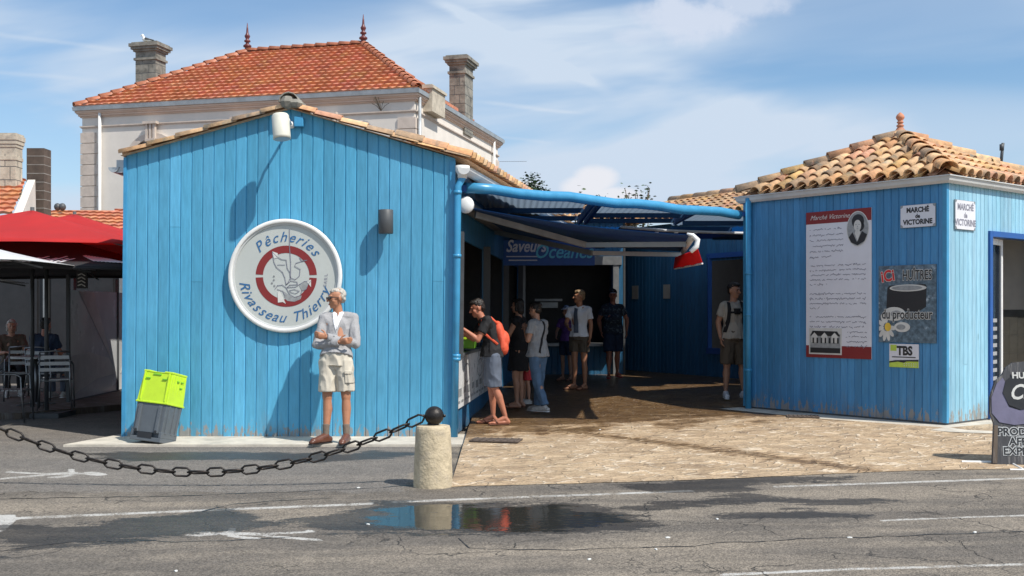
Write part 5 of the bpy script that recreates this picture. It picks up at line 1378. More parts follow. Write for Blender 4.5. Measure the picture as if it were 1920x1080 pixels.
mb = MB(); mb.smooth = True; mb.ball(a0+Vector((.02, -.02, .02)), (.10, .05, .105), 14); mb.build('cassette_cap', 'white_plastic', aw)
mb = MB(); mb.smooth = False
E1 = Vector((.98, 14.2, 2.40)); mb.bar((-.46, 13.3, 2.72), E1, .045, .075); mb.bar(E1+Vector((0, 0, .0)), (2.22, 13.6, 2.37), .04, .065)
E2 = Vector((1.12, 14.9, 2.33)); mb.bar((-.25, 16.2, 2.72), E2, .045, .07); mb.bar(E2, (2.42, 15.3, 2.33), .04, .06); each(mb, 'folding_arm', 'grey_metal', aw)
mb = MB(); mb.smooth = True; mb.tube([f0+Vector((0, .04, -.02)), f1+Vector((0, 0, -.02))], .04, 10); mb.build('front_bar', 'gutter_grey', aw)
mb = MB(); mb.smooth = True; pts = [P(1288, 438, 13), P(1299, 441, 13), P(1308, 450, 13), P(1306, 462, 13), P(1295, 472, 13)]; mb.tube(pts, .03, 8, radii=[.012, .026, .034, .034, .026]); mb.build('end_cap', 'white_plastic', aw)
mb = MB(); v0 = P(1308, 467, 13.0); v1 = P(1266, 482, 15.6)
top0, bot0, top1, bot1 = v0, P(1317, 494, 13.0), P(1266, 482, 15.6), P(1265, 504, 15.6)
mb.smooth = True; nv = 14; vs = []; fs = []
for k in range(nv+1):
    f = k/nv; wv_ = .02*math.sin(f*17); 
    for a, b, g_ in ((top0, top1, 0), (top0.lerp(bot0, .5), top1.lerp(bot1, .5), .6), (bot0, bot1, 1)): vs.append(a.lerp(b, f)+Vector((wv_*g_, 0, 0)))
for k in range(nv):
    for j in range(2): a = k*3+j; fs.append([a, a+3, a+4, a+1])
mb.add(vs, fs); mb.add([p+Vector((.006, 0, 0)) for p in vs], [f[::-1] for f in fs]); mb.build('valance', 'red_fabric', aw, recalc=False)
mb = MB(); mb.tube([bot0, bot1], .012, 6); mb.build('valance_hem', 'white_plastic', aw)
aw2 = empty('rear_awning', (0, 0, 0), (0, 0, 0), 'dark awning with a pale sunlit front edge behind the red valance', 'awning')
mb = MB(); q0, q1, q2, q3 = Vector((1.75, 17.2, 2.88)), Vector((4.2, 17.6, 2.80)), Vector((4.9, 19.6, 2.88)), Vector((1.95, 22.3, 3.0)); mb.prism([q0, q1, q2, q3], (0, 0, .008)); mb.build('fabric', 'navy_fabric', aw2)
mb = MB(); mb.smooth = True; mb.tube([q0, q0.lerp(q1, .3)+Vector((0, 0, -.025)), q0.lerp(q1, .6)+Vector((0, 0, -.02)), q1], .022, 8); mb.build('front_edge', 'white_fabric', aw2)
mb = MB()
for k in range(9): mb.bar((2.0+k*.32, 17.3+.03*k, 2.80), (2.06+k*.32, 17.3+.03*k, 2.80), .04, .02)
each(mb, 'edge_clip', 'white_plastic', aw2)

# ------------------------------------------------------------------ trees beyond
def tree(name, loc, H, spread, nl, leaf, m, label, seed, sparse=False):
    r = empty(name, loc, (0, 0, 0), label, 'tree'); rng = random.Random(seed)
    tb_ = MB(); tb_.smooth = True; tips = []
    tb_.tube([(0, 0, 0), (.1, 0, H*.35), (0, .1, H*.62)], .2, 8, radii=[.22, .16, .11])
    for k in range(16 if sparse else 14):
        a = rng.uniform(0, 6.28); s0 = Vector((.05, .03, H*rng.uniform(.35, .62))); e = Vector((math.cos(a)*spread*rng.uniform(.4, 1), math.sin(a)*spread*rng.uniform(.4, 1), H*rng.uniform(.7, 1.0)))
        mid = (s0+e)/2+Vector((0, 0, -.1*H*.3)); tb_.tube([s0, mid, e], .05, 5, radii=[.06, .035, .012])
        for q in range(5):
            f = .45+.55*q/4; c = s0.lerp(e, f); tips.append(c)
            t2 = c+Vector((rng.uniform(-.5, .5), rng.uniform(-.5, .5), rng.uniform(-.1, .5)))*spread*.3; tb_.tube([c, t2], .012, 4); tips.append(t2)
    tb_.build('trunk', 'bark', r)
    lf = MB()
    for k in range(nl):
        c = rng.choice(tips)+Vector((rng.gauss(0, 1), rng.gauss(0, 1), rng.gauss(0, 1)))*(.10 if sparse else .22)
        s_ = leaf*rng.uniform(.6, 1.3); M3 = Matrix.Rotation(rng.uniform(0, 6.28), 3, 'Z')@Matrix.Rotation(rng.uniform(-1.3, 1.3), 3, 'X')
        kk = rng.uniform(.6, 1.5); lf.ci = (kk, kk*rng.uniform(.9, 1.1), kk)
        lf.add([c+M3@Vector(p)*s_ for p in ((-.5, 0, 0), (0, -.25, .05), (.5, 0, 0), (0, .25, .05))], [[0, 1, 2, 3]])
    lf.build('crown', m, r, recalc=False); return r
p = P(985, 345, 52); tree('round_tree', (p.x, 52, 0), 7.9, 1.0, 9000, .20, 'leaf_dark', 'dark dense tree top showing above the blue beam by the villa', 1)
for i, (px, py) in enumerate(((1075, 352), (1128, 346), (1165, 362), (1190, 352))):
    Y = 34; p = P(px, py, Y); tree('sparse_tree', (p.x, Y, 0), p.z, .55+.1*(i % 2), 480, .15, 'leaf_mid', ['thin feathery treetop left of the pale cloud above the beam', 'tallest feathery treetop with fanned twigs above the beam', 'shortest tuft of twigs above the tile ridge', 'spiky bare twigged treetop furthest right above the ridge'][i], 30+i, True)

# ------------------------------------------------------------------ TERRACE (left)
def parasol(name, cx_, cy_, half, ze, za, m, label, rot=0, valance=.0, trim=None):
    r = empty(name, (cx_, cy_, 0), (0, 0, rot), label, 'parasol')
    mb = MB(); mb.smooth = True; n = 8; ring_ = []
    for k in range(16):
        a = 2*math.pi*k/16; 
        c_, s_ = math.cos(a), math.sin(a); m_ = max(abs(c_), abs(s_)); ring_.append(Vector((c_/m_*half, s_/m_*half, 0)))
    rows_ = 6; vs = []
    for j in range(rows_+1):
        f = j/rows_
        for k in range(16):
            sag = -.10*math.sin(math.pi*f)*(1 if k % 2 else .6)*.6
            dip = 0.05*f if k % 4 == 0 else 0
            vs.append(ring_[k]*f*(1 if True else 1)+Vector((0, 0, za+(ze-za)*f+sag-(0.0 if k % 4 == 2 else -.03*f))))
    fs = [[j*16+k, j*16+(k+1) % 16, (j+1)*16+(k+1) % 16, (j+1)*16+k] for j in range(rows_) for k in range(16)]
    mb.add(vs, fs)
    if valance:
        lo = [v_+Vector((0, 0, -valance*(1 if k % 2 else .7))) for k, v_ in enumerate(vs[-16:])]
        mb.add(vs[-16:]+lo, [[k, (k+1) % 16, 16+(k+1) % 16, 16+k] for k in range(16)])
    o = mb.build('canopy', m, r, recalc=False); so_ = o.modifiers.new('solid', 'SOLIDIFY'); so_.thickness = .006
    mb = MB(); mb.smooth = True; mb.tube([(0, 0, 0), (0, 0, za+.05)], .03, 10); mb.build('pole', 'dark_grey', r)
    mb = MB()
    for k in range(0, 16, 2): mb.bar((0, 0, za-.12), ring_[k]*.97+Vector((0, 0, ze-.03)), .015, .02)
    each(mb, 'rib', 'dark_grey', r)
    mb = MB(); mb.bx(-.3, .3, -.3, .3, 0, .07); mb.build('base', 'dark_grey', r)
    return r
parasol('red_parasol', -7.15, 15.9, 2.25, 2.38, 3.02, 'red_fabric', 'big red parasol over the terrace nearest the shed', 0, .0)
parasol('red_parasol', -7.75, 18.9, 1.7, 2.72, 3.24, 'red_fabric', 'second red parasol further back with its peak showing below the villa', 0, .0)
pb_ = parasol('black_parasol', -6.72, 15.4, 2.0, 2.06, 2.64, 'black_fabric', 'black parasol with white brush lettering under the red one', 0, .04)
mb = MB(); random.seed(12); slp = (2.64-2.06)/2.0
def onslope(x_, dd): return Vector((x_, -2.0+dd, 2.06+slp*dd+.035-.06*math.sin(math.pi*(1-dd/2))))
def sstroke(x0, d0, x1, d1, w):
    a, b = onslope(x0, d0), onslope(x1, d1); mb.bar(a, b, w, .006, up=(0, -.28, 1))
for k in range(7): sstroke(.45+k*.08, .25, .52+k*.08, .60+.1*math.sin(k*2), .03)
for k in range(8): sstroke(1.05+k*.05, .75-k*.03, 1.35+k*.06, .35-.02*k, .045)
mb.build('brush_lettering', 'print_white', pb_)
parasol('white_parasol', -7.0, 12.6, 1.5, 2.06, 2.5, 'white_fabric', 'white parasol reaching into the terrace from the left', 0, .0)
parasol('white_parasol', -7.9, 13.6, 1.2, 1.90, 2.25, 'white_fabric', 'lower white parasol at the left edge behind the first', 0, .0)
# windbreak screen
ws = empty('windbreak_screen', (0, 0, 0), (0, 0, 0), 'grey windbreak screen in a dark frame beside the shed', 'screen')
S0 = G(128, 764); S1 = Vector((-7.15, 20.6, 0)); S0.z = 0
u_ = (S1-S0).normalized(); LL_ = (S1-S0).length
mb = MB(); mb.prism([S0+Vector((0, 0, .1)), S1+Vector((0, 0, .1)), S1+Vector((0, 0, 1.86)), S0+Vector((0, 0, 1.86))], (-.01, 0, 0)); mb.build('panel', 'screen_grey', ws)
mb = MB()
for f in (0, .62, 1): q = S0.lerp(S1, f); mb.bar(q+Vector((0, 0, 0)), q+Vector((0, 0, 2.1)), .05)
mb.bar(S0+Vector((0, 0, .06)), S1+Vector((0, 0, .06)), .04, .10); mb.build('frame', 'dark_grey', ws)
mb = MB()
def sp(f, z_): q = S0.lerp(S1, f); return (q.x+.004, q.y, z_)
mb.prism([sp(.12, 1.84), sp(.30, 1.84), sp(.55, .62)], (.002, 0, 0)); mb.prism([sp(.0, .12), sp(.0, .80), sp(.25, .84), sp(.5, .70), sp(.6, .42), sp(.35, .38), sp(.1, .22)], (.002, 0, 0)); mb.prism([sp(.66, .40), sp(.75, .72), sp(1, .82), sp(1, .45)], (.002, 0, 0)); mb.build('painted_sun_patches', 'print_pale', ws)  # sun patches on the screen, painted as thin pale shapes
mb = MB(); mb.prism([(-9.5, 15.0, 0), (-7.9, 14.75, 0), (-6.9, 15.0, 0), (-5.4, 17.3, 0), (-5.4, 24, 0), (-9.5, 24, 0)], (0, 0, .09)); mb.build('terrace_step', 'wood_dark'); tag(bpy.data.objects['terrace_step'], kind='structure')
# rear of the terrace
bs = empty('cafe_front', (0, 0, 0), (0, 0, 0), 'dark shaded cafe front behind the terrace tables', 'building')
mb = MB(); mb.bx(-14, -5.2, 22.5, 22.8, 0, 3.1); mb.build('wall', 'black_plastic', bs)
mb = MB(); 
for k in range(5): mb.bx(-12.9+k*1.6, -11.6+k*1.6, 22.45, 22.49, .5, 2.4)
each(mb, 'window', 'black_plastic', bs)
mb = MB()
for k in range(6): mb.bx(-13.06+k*1.6, -12.96+k*1.6, 22.42, 22.49, 0, 2.6)
each(mb, 'window_frame', 'grey_metal', bs)
# bistro chair and table
def chair(loc, rot, label):
    r = empty('bistro_chair', loc, (0, 0, rot), label, 'chair', 'metal chairs on the cafe terrace')
    mb = MB(); mb.smooth = True
    for s_ in (-1, 1):
        mb.tube([(s_*.24, -.24, 0), (s_*.23, -.20, .40), (s_*.23, -.19, .62), (s_*.23, -.12, .66), (s_*.23, .12, .66), (s_*.22, .2, .70)], .012, 8)
        mb.tube([(s_*.23, .27, 0), (s_*.20, .20, .42), (s_*.20, .25, .84)], .012, 8)
    mb.tube([(-.20, .25, .84), (0, .27, .86), (.20, .25, .84)], .012, 8); mb.tube([(-.23, -.2, .42), (.23, -.2, .42)], .01, 6); mb.tube([(-.2, .2, .42), (.2, .2, .42)], .01, 6); mb.build('frame', 'steel', r)
    mb = MB()
    for k in range(7): mb.bx(-.2, .2, -.19+k*.055, -.15+k*.055, .43, .442)
    mb.build('seat', 'steel', r)
    mb = MB()
    for k in range(3): mb.bx(-.2, .2, .225+k*.006, .235+k*.006, .56+k*.09, .61+k*.09)
    mb.build('backrest', 'steel', r)
    return r
def tabl(loc, label):
    r = empty('bistro_table', loc, (0, 0, 0), label, 'table', 'round tables on the cafe terrace')
    mb = MB(); mb.smooth = False; mb.lathe([(.36, .72), (.36, .745)], 28); mb.build('tabletop', 'grey_metal', r)
    mb = MB(); mb.smooth = True; mb.tube([(0, 0, .03), (0, 0, .72)], .03, 10); mb.build('pedestal', 'steel', r)
    mb = MB()
    for k in range(4): mb.bar((0, 0, .04), (.28*math.cos(k*1.57+.7), .28*math.sin(k*1.57+.7), .015), .04, .02)
    each(mb, 'foot', 'steel', r); return r
q = G(20, 790); chair((q.x, q.y+.0, 0), R(100), 'steel armed chair nearest the road at the left edge')
q = G(88, 782); chair((q.x, q.y+.3, .09), R(200), 'steel armed chair beside the windbreak screen with its back turned')
q = G(-10, 770); chair((q.x, q.y+.9, .09), R(20), 'steel chair behind the table at the left edge')
q = G(48, 775); tabl((q.x, q.y+.35, .09), 'round metal cafe table between the steel chairs')
q = XY(70, 19.2); tabl((q.x, q.y, .09), 'round metal cafe table deeper in the terrace shade')
ml = empty('menu_lantern', P(154, 525, 15.2), (0, 0, 0), 'small hanging sign with pale marks below the black parasol rim', 'sign')
mb = MB(); mb.bx(-.075, .075, -.02, .02, -.12, .12); mb.build('plate', 'print_black', ml)
mb = MB(); 
for k in range(4): mb.stroke([(-.05, .07-k*.05), (.0, .09-k*.05), (.05, .06-k*.05)], .014, -.021)
mb.build('marks', 'print_pale', ml)
mb = MB(); mb.tube([(0, 0, .12), (0, 0, .3)], .006, 6); mb.build('hanger', 'dark_grey', ml)
#PEOPLE#
# ------------------------------------------------------------------ PEOPLE
from mathutils.bvhtree import BVHTree
def cyl(mb, p, q, r0, r1, lat=None, flat=1.0, n=14):
    """tapered tube with one rounded start and a flat open-looking end"""
    p, q = Vector(p), Vector(q); d = q-p; L = d.length; d.normalize()
    a = Vector(lat) if lat else d.orthogonal(); a = a-d*a.dot(d)
    if a.length < 1e-3: a = d.orthogonal()
    a.normalize(); b = d.cross(a)
    rings = [(p-d*r0*math.sin(R(k))*.8, r0*math.cos(R(k))) for k in (75, 40)]+[(p+d*L*j/3, r0+(r1-r0)*j/3) for j in range(4)]
    vs = [c+a*math.cos(2*math.pi*k/n)*r+b*math.sin(2*math.pi*k/n)*r*flat for c, r in rings for k in range(n)]
    fs = [[i*n+k, i*n+(k+1) % n, (i+1)*n+(k+1) % n, (i+1)*n+k] for i in range(len(rings)-1) for k in range(n)]
    mb.add(vs, fs+[list(range(n))[::-1], [(len(rings)-1)*n+k for k in range(n)]])
def flatcyl(mb, p, q, r0, r1, lat, flat, n=18):
    p, q = Vector(p), Vector(q); d = (q-p).normalized(); a = Vector(lat); a = (a-d*a.dot(d)).normalized(); b = d.cross(a)
    vs = [p.lerp(q, j/3)+(a*math.cos(2*math.pi*k/n)+b*math.sin(2*math.pi*k/n)*flat)*(r0+(r1-r0)*j/3) for j in range(4) for k in range(n)]
    mb.add(vs, [[i*n+k, i*n+(k+1) % n, (i+1)*n+(k+1) % n, (i+1)*n+k] for i in range(3) for k in range(n)]+[list(range(n))[::-1], [3*n+k for k in range(n)]])
def solid(mb, name, m, parent, voxel, smooth=3, fold=0.0, ff=9.0, seed=0, fz=.5):
    """fuse the pieces into one continuous surface"""
    me = bpy.data.meshes.new('tmp'); me.from_pydata([tuple(p) for p in mb.v], [], mb.f)
    bm = bmesh.new(); bm.from_mesh(me); bmesh.ops.recalc_face_normals(bm, faces=bm.faces); bm.to_mesh(me); bm.free()
    o = bpy.data.objects.new('tmp', me); col.objects.link(o)
    r = o.modifiers.new('r', 'REMESH'); r.mode = 'VOXEL'; r.voxel_size = voxel; r.use_smooth_shade = True
    if smooth: s_ = o.modifiers.new('s', 'SMOOTH'); s_.factor = .5; s_.iterations = smooth
    dg = bpy.context.evaluated_depsgraph_get(); m2 = bpy.data.meshes.new_from_object(o.evaluated_get(dg))
    bpy.data.objects.remove(o); bpy.data.meshes.remove(me)
    if fold:
        m2.update(); N_ = [v.normal.copy() for v in m2.vertices]
        for v, nn2 in zip(m2.vertices, N_):
            c = v.co; k = noise.noise(Vector((c.x*ff, c.y*ff, c.z*ff*fz+seed)))+.5*noise.noise(Vector((c.x*ff*2.3+7, c.y*ff*2.3, c.z*ff*1.1+seed)))
            v.co = c+nn2*(abs(k)*-2+.5)*fold
    m2.name = name; m2.materials.clear(); m2.materials.append(MATS[m])
    for p in m2.polygons: p.use_smooth = True
    o = bpy.data.objects.new(name, m2); col.objects.link(o); o.parent = parent; return o
def drape(name, polys, target, m, parent, off=.004, back=False, step=.012):
    """thin strips laid on the surface of target, seen from the front (-y) or the back"""
    me = target.data; bv = BVHTree.FromPolygons([v.co.copy() for v in me.vertices], [list(p.vertices) for p in me.polygons])
    bm = bmesh.new()
    for pts in polys:
        vs = [bm.verts.new((a, 0, b)) for a, b in pts]; bm.faces.new(vs)
    bmesh.ops.triangulate(bm, faces=bm.faces)
    for _ in range(4):
        es = [e for e in bm.edges if e.calc_length() > step*1.5]
        if not es: break
        bmesh.ops.subdivide_edges(bm, edges=es, cuts=1); bmesh.ops.triangulate(bm, faces=bm.faces)
    sg = 1 if back else -1; dead = []
    for v in bm.verts:
        h = bv.ray_cast(Vector((v.co.x, sg*1.5, v.co.z)), Vector((0, -sg, 0)))
        if h[0] is None: dead.append(v)
        else: v.co = h[0]+Vector((0, sg*off, 0))
    bmesh.ops.delete(bm, geom=dead, context='VERTS')
    n = bpy.data.meshes.new(name); bm.to_mesh(n); bm.free(); n.materials.append(MATS[m])
    for p in n.polygons: p.use_smooth = True
    o = bpy.data.objects.new(name, n); col.objects.link(o); o.parent = parent
    so_ = o.modifiers.new('solid', 'SOLIDIFY'); so_.thickness = .004; so_.offset = 0
    return o
BASE = dict(pel=(0, 0, .95), wai=(0, .005, 1.08), che=(0, 0, 1.30), nec=(0, .01, 1.47), hea=(0, -.015, 1.625),
            sL=(-.160, .01, 1.395), sR=(.160, .01, 1.395), eL=(-.22, .03, 1.13), eR=(.22, .03, 1.13), wL=(-.235, -.05, .89), wR=(.235, -.05, .89),
            hL=(-.085, 0, .92), hR=(.085, 0, .92), kL=(-.10, -.015, .50), kR=(.10, -.015, .50), aL=(-.11, .015, .09), aR=(.11, .015, .09),
            tL=(-.13, -.15, .03), tR=(.13, -.15, .03), yaw=0, tilt=0)
def person(label, loc, rot, H, pose={}, skin='skin', hair='hair_dark', hairstyle='short', top=None, sleeve='short', top_len=.0, bottom=None, bot='shorts', hem=.52,
           shoes=None, shoem='sneaker', voxel=.009, build=1.0, fat=0.0, fingers=(True, True), curl=.6, group=None, collar=0, socks=None, seed=0):
    J = dict(BASE); J.update(pose); s = H/1.75
    root = empty('person', loc, (0, 0, rot), label, 'person', group); root.scale = (s, s, s)
    V = {k: Vector(v) for k, v in J.items() if k not in ('yaw', 'tilt')}
    lat = (V['sR']-V['sL']).normalized(); latp = (V['hR']-V['hL']).normalized(); B_ = build
    b = MB()
    b.cap(V['pel'], V['wai'], .150*B_, .125*B_, latp, .68, 18); b.cap(V['wai'], V['che'], .125*B_+fat*.5, .155*B_, lat, .66, 18)
    if fat: b.ball((V['wai']+V['che'])/2+Vector((0, -.05, -.04)), (.13+fat, .10+fat, .14), 16)
    for s_ in 'LR':
        sg = -1 if s_ == 'L' else 1
        b.cap(V['che']+lat*sg*.07+Vector((0, 0, .03)), V['s'+s_]+Vector((0, 0, -.02)), .085, .058, (0, 1, 0), .9)
        b.cap(V['nec']+Vector((0, 0, -.03)), V['s'+s_]+Vector((0, 0, .0)), .052, .046)
        b.cap(V['s'+s_], V['e'+s_], .050*B_, .038*B_); b.cap(V['e'+s_], V['e'+s_].lerp(V['w'+s_], .35), .038*B_, .038*B_); b.cap(V['e'+s_].lerp(V['w'+s_], .3), V['w'+s_], .038*B_, .024)
        b.cap(V['h'+s_]+Vector((0, .01, 0)), V['k'+s_], .086*B_, .053*B_); kn, an = V['k'+s_], V['a'+s_]
        dcl = (an-kn).normalized(); bk = Vector((0, 1, 0))
        toe = V['t'+s_]; fw = (toe-an); fw.z = 0; fw.normalize()
        b.ball(kn-fw*.012, (.048, .050, .055)); b.cap(kn, kn.lerp(an, .32)-fw*.014, .047, .054*B_); b.cap(kn.lerp(an, .30)-fw*.014, an+Vector((0, 0, .03)), .053*B_, .031)
        heel = an-fw*.045; heel.z = an.z-.055; b.cap(an+Vector((0, 0, .0)), heel, .033, .030); b.cap(heel, toe+Vector((0, 0, -.005)), .030, .030, fw.cross(Vector((0, 0, 1))), .72); b.cap(an, toe.lerp(an, .35), .035, .026)
        b.cap(toe, toe+fw*.055+Vector((0, 0, -.006)), .034, .022, fw.cross(Vector((0, 0, 1))), .5)
        # hand
        d = (V['w'+s_]-V['e'+s_]).normalized(); pn = J.get('pn'+s_); pn = Vector(pn) if pn else Vector((-sg, -.2, 0)); pn = (pn-d*pn.dot(d)).normalized(); side = d.cross(pn).normalized()
        if side.dot(Vector((0, -1, 0))) < 0: side = -side          # thumb side to the front
        w = V['w'+s_]; c = w+d*.05
        b.cap(w, w+d*.085, .026, .036, side, .45)
        for k in range(4):
            o_ = side*(.030-.020*k); L_ = (.040, .046, .043, .034)[k]; cu_ = curl*(.8+.15*k)
            p0 = w+d*.082+o_; d1 = (d+pn*cu_*.5).normalized(); p1 = p0+d1*L_; d2 = (d+pn*cu_*1.5).normalized(); p2 = p1+d2*L_*.85
            b.cap(p0-d*.02, p1, .0098, .009, n=8); b.cap(p1, p2, .009, .0075, n=8)
        t0 = w+d*.022+side*.026; t1 = t0+(d*.6+side*.75+pn*.35).normalized()*.042; t2 = t1+(d*.95+side*.25+pn*.4).normalized()*.032
        b.cap(t0, t1, .014, .011, n=8); b.cap(t1, t2, .011, .0085, n=8)
    # head
    HM = Matrix.Translation(V['hea'])@Matrix.Rotation(R(J['yaw']), 4, 'Z')@Matrix.Rotation(R(J['tilt']), 4, 'X')
    b.cap(V['nec']+Vector((0, 0, -.05)), V['hea']+Vector((0, .02, -.05)), .058, .052)
    hb_ = MB(); hb_.M = HM
    hb_.ball((0, .012, .030), (.073, .092, .092), 18); hb_.ball((0, -.022, -.03), (.060, .065, .075), 16); hb_.cap((0, -.045, -.075), (0, -.062, -.085), .030, .022)
    hb_.cap((0, -.083, .022), (0, -.108, -.018), .010, .014, n=8); hb_.ball((0, -.077, .036), (.052, .014, .010), 10); hb_.cap((-.03, -.070, -.03), (-.045, -.03, -.06), .012, .012); hb_.cap((.03, -.070, -.03), (.045, -.03, -.06), .012, .012); hb_.cap((-.015, -.084, -.064), (.015, -.084, -.064), .006, .006, n=8)
    hb_.cap((-.018, -.082, -.052), (.018, -.082, -.052), .008, .008, n=8)
    for sg in (-1, 1): hb_.ball((sg*.074, .012, .0), (.010, .018, .030), 10); hb_.ball((sg*.042, -.052, -.02), (.022, .026, .026), 10)
    b.v += hb_.v and []
    o0 = len(b.v); b.v += hb_.v; b.f += [[i+o0 for i in f] for f in hb_.f]; b.m += hb_.m; b.c += hb_.c; b.sm += hb_.sm
    body = solid(b, 'body', skin, root, voxel*.85, 3)
    fm = MB(); fm.M = HM; fm.smooth = True
    for sg in (-1, 1): fm.ball((sg*.028, -.078, .010), (.012, .007, .006), 8)
    fm.build('eyes', 'print_black', root)
    fm = MB(); fm.M = HM
    for sg in (-1, 1): fm.cap((sg*.014, -.0895, .026), (sg*.044, -.080, .028), .0035, .003, n=6)
    fm.build('eyebrows', hair, root)
    fm = MB(); fm.M = HM; fm.smooth = True; fm.cap((-.019, -.0925, -.0575), (.019, -.0925, -.0575), .0035, .0035, n=6); fm.build('mouth', 'maroon', root)
    h = MB(); h.M = HM
    if hairstyle != 'none':
        h.ball((0, .030, .052), (.078, .086, .082), 16); h.ball((0, -.015, .092), (.066, .070, .036), 14); h.ball((0, .060, .01), (.068, .050, .070), 14)
        if hairstyle == 'bald_top': h = MB(); h.M = HM; h.ball((0, .040, .045), (.077, .076, .078), 16); h.ball((0, -.010, .088), (.058, .060, .034), 14); h.ball((0, .066, .0), (.066, .040, .055), 14)
        if hairstyle == 'long': h.cap((0, .07, .02), (0, .085, -.15), .070, .055, (1, 0, 0), .5); h.cap((-.062, .02, .02), (-.062, .03, -.12), .026, .02); h.cap((.062, .02, .02), (.062, .03, -.12), .026, .02)
        if hairstyle == 'bun': h.ball((0, .105, .075), .040, 12); h.cap((0, .09, .03), (0, .075, -.03), .045, .03, (1, 0, 0), .7)
        if hairstyle == 'bob': h.cap((0, .055, .03), (0, .065, -.07), .078, .070, (1, 0, 0), .7); h.cap((-.064, .01, .04), (-.064, .015, -.06), .026, .022); h.cap((.064, .01, .04), (.064, .015, -.06), .026, .022)
        solid(h, 'hair', hair, root, .008, 1, .010, 45, seed)
    # clothes
    tp = None
    if top:
        c = MB(); g = .014
        c.cap(V['wai']+Vector((0, 0, -.02)), V['che'], .138*B_+fat*.6, .160*B_+g*.6, lat, .69, 20)
        if fat: c.ball((V['wai']+V['che'])/2+Vector((0, -.05, -.04)), (.145+fat, .112+fat, .15), 16)
        dn = (V['pel']-V['wai']).normalized()
        cyl(c, V['wai']+Vector((0, 0, .03)), V['pel']+Vector((0, 0, .03-top_len)), .144*B_+fat*.6, .176*B_+g*.7+top_len*.10, latp, .84, 20)
        for s_ in 'LR':
            sg = -1 if s_ == 'L' else 1
            c.cap(V['che']+lat*sg*.07+Vector((0, 0, .03)), V['s'+s_]+Vector((0, 0, -.02)), .095, .070, (0, 1, 0), .9); c.cap(V['nec']+Vector((0, 0, -.045)), V['s'+s_]+Vector((0, 0, .006)), .064, .066)
            if sleeve == 'short': cyl(c, V['s'+s_], V['s'+s_].lerp(V['e'+s_], .62), .062*B_, .066*B_)
            elif sleeve == 'long':
                c.cap(V['s'+s_], V['e'+s_], .062*B_, .056*B_); cyl(c, V['e'+s_], V['e'+s_].lerp(V['w'+s_], 1.0), .056*B_, .043*B_)
            else: c.cap(V['s'+s_], V['s'+s_].lerp(V['e'+s_], .1), .052, .05)
        tp = solid(c, 'top', top, root, voxel, 2, .013, 9, seed)
    bt = None
    if bottom:
        c = MB()
        flatcyl(c, V['pel']+Vector((0, 0, .07)), V['pel']+Vector((0, 0, -.08)), .158*B_+fat*.4, .168*B_+fat*.2, latp, .82, 20)
        if bot != 'skirt': c.ball(V['pel']+Vector((0, .0, -.09)), (.11, .10, .07), 14)
        if bot == 'skirt': cyl(c, V['pel'], V['pel']+Vector((0, 0, hem-.95)), .160, .215, latp, .8, 20)
        else:
            for s_ in 'LR':
                h0, k0, a0 = V['h'+s_], V['k'+s_], V['a'+s_]
                if bot == 'shorts':
                    f = max(.1, min(1.0, (h0.z-hem)/max(.05, h0.z-k0.z)))
                    q = h0.lerp(k0, f)+(Vector((0, 0, hem-k0.z)) if hem < k0.z else Vector()); cyl(c, h0+Vector((0, 0, .0)), q, .104*B_, .098*B_)
                else: c.cap(h0, k0, .100*B_, .072*B_); cyl(c, k0, a0+Vector((0, 0, .015)), .072*B_, .062*B_)
        bt = solid(c, 'bottoms', bottom, root, voxel, 2, .013, 8, seed+3)
    if shoes:
        for s_ in 'LR':
            an, toe = V['a'+s_], V['t'+s_]; fw = (toe-an); fw.z = 0; fw.normalize(); sd_ = fw.cross(Vector((0, 0, 1))); zb_ = an.z-.09
            if shoes == 'shoe':
                c = MB(); heel = an-fw*.045; c.cap(Vector((heel.x, heel.y, zb_+.045)), Vector((toe.x, toe.y, zb_+.042))+fw*.03, .045, .043, sd_, .85); c.cap(an+Vector((0, 0, -.012)), Vector((toe.x, toe.y, zb_+.045)), .046, .036); c.cap(Vector((toe.x, toe.y, zb_+.035)), Vector((toe.x, toe.y, zb_+.03))+fw*.06, .044, .036, sd_, .65)
                sh_ = solid(c, 'shoe', shoem, root, .008, 2)
                c = MB(); a = Vector((heel.x, heel.y, zb_+.010))-fw*.02; q = Vector((toe.x, toe.y, zb_+.010))+fw*.075; c.cap(a, q, .045, .040, sd_, .22); c.smooth = True; c.build('sole', 'black_plastic' if shoem == 'leather_brown' else 'white_plastic', sh_)
            else:
                c = MB(); heel = an-fw*.045; a = Vector((heel.x, heel.y, zb_+.008)); q = Vector((toe.x, toe.y, zb_+.008))+fw*.05; c.cap(a, q, .040, .046, sd_, .25); c.smooth = True
                sh_ = c.build('sandal', shoem, root)
                c = MB(); c.smooth = True
                for sg in (-1, 1): c.tube([Vector((toe.x, toe.y, zb_+.06))+fw*.03, Vector((toe.x, toe.y, zb_+.072))-fw*.02+sd_*sg*.022, Vector((toe.x, toe.y, zb_+.02))-fw*.06+sd_*sg*.042], .006, 6)
                c.build('strap', shoem, sh_)
    if socks:
        for s_ in 'LR':
            an, kn = V['a'+s_], V['k'+s_]; c = MB(); c.smooth = True; cyl(c, an, an.lerp(kn, .30), .037, .042); solid(c, 'sock', socks, root, .008, 2, .002, 30)
    return root, body, tp, bt, V, HM

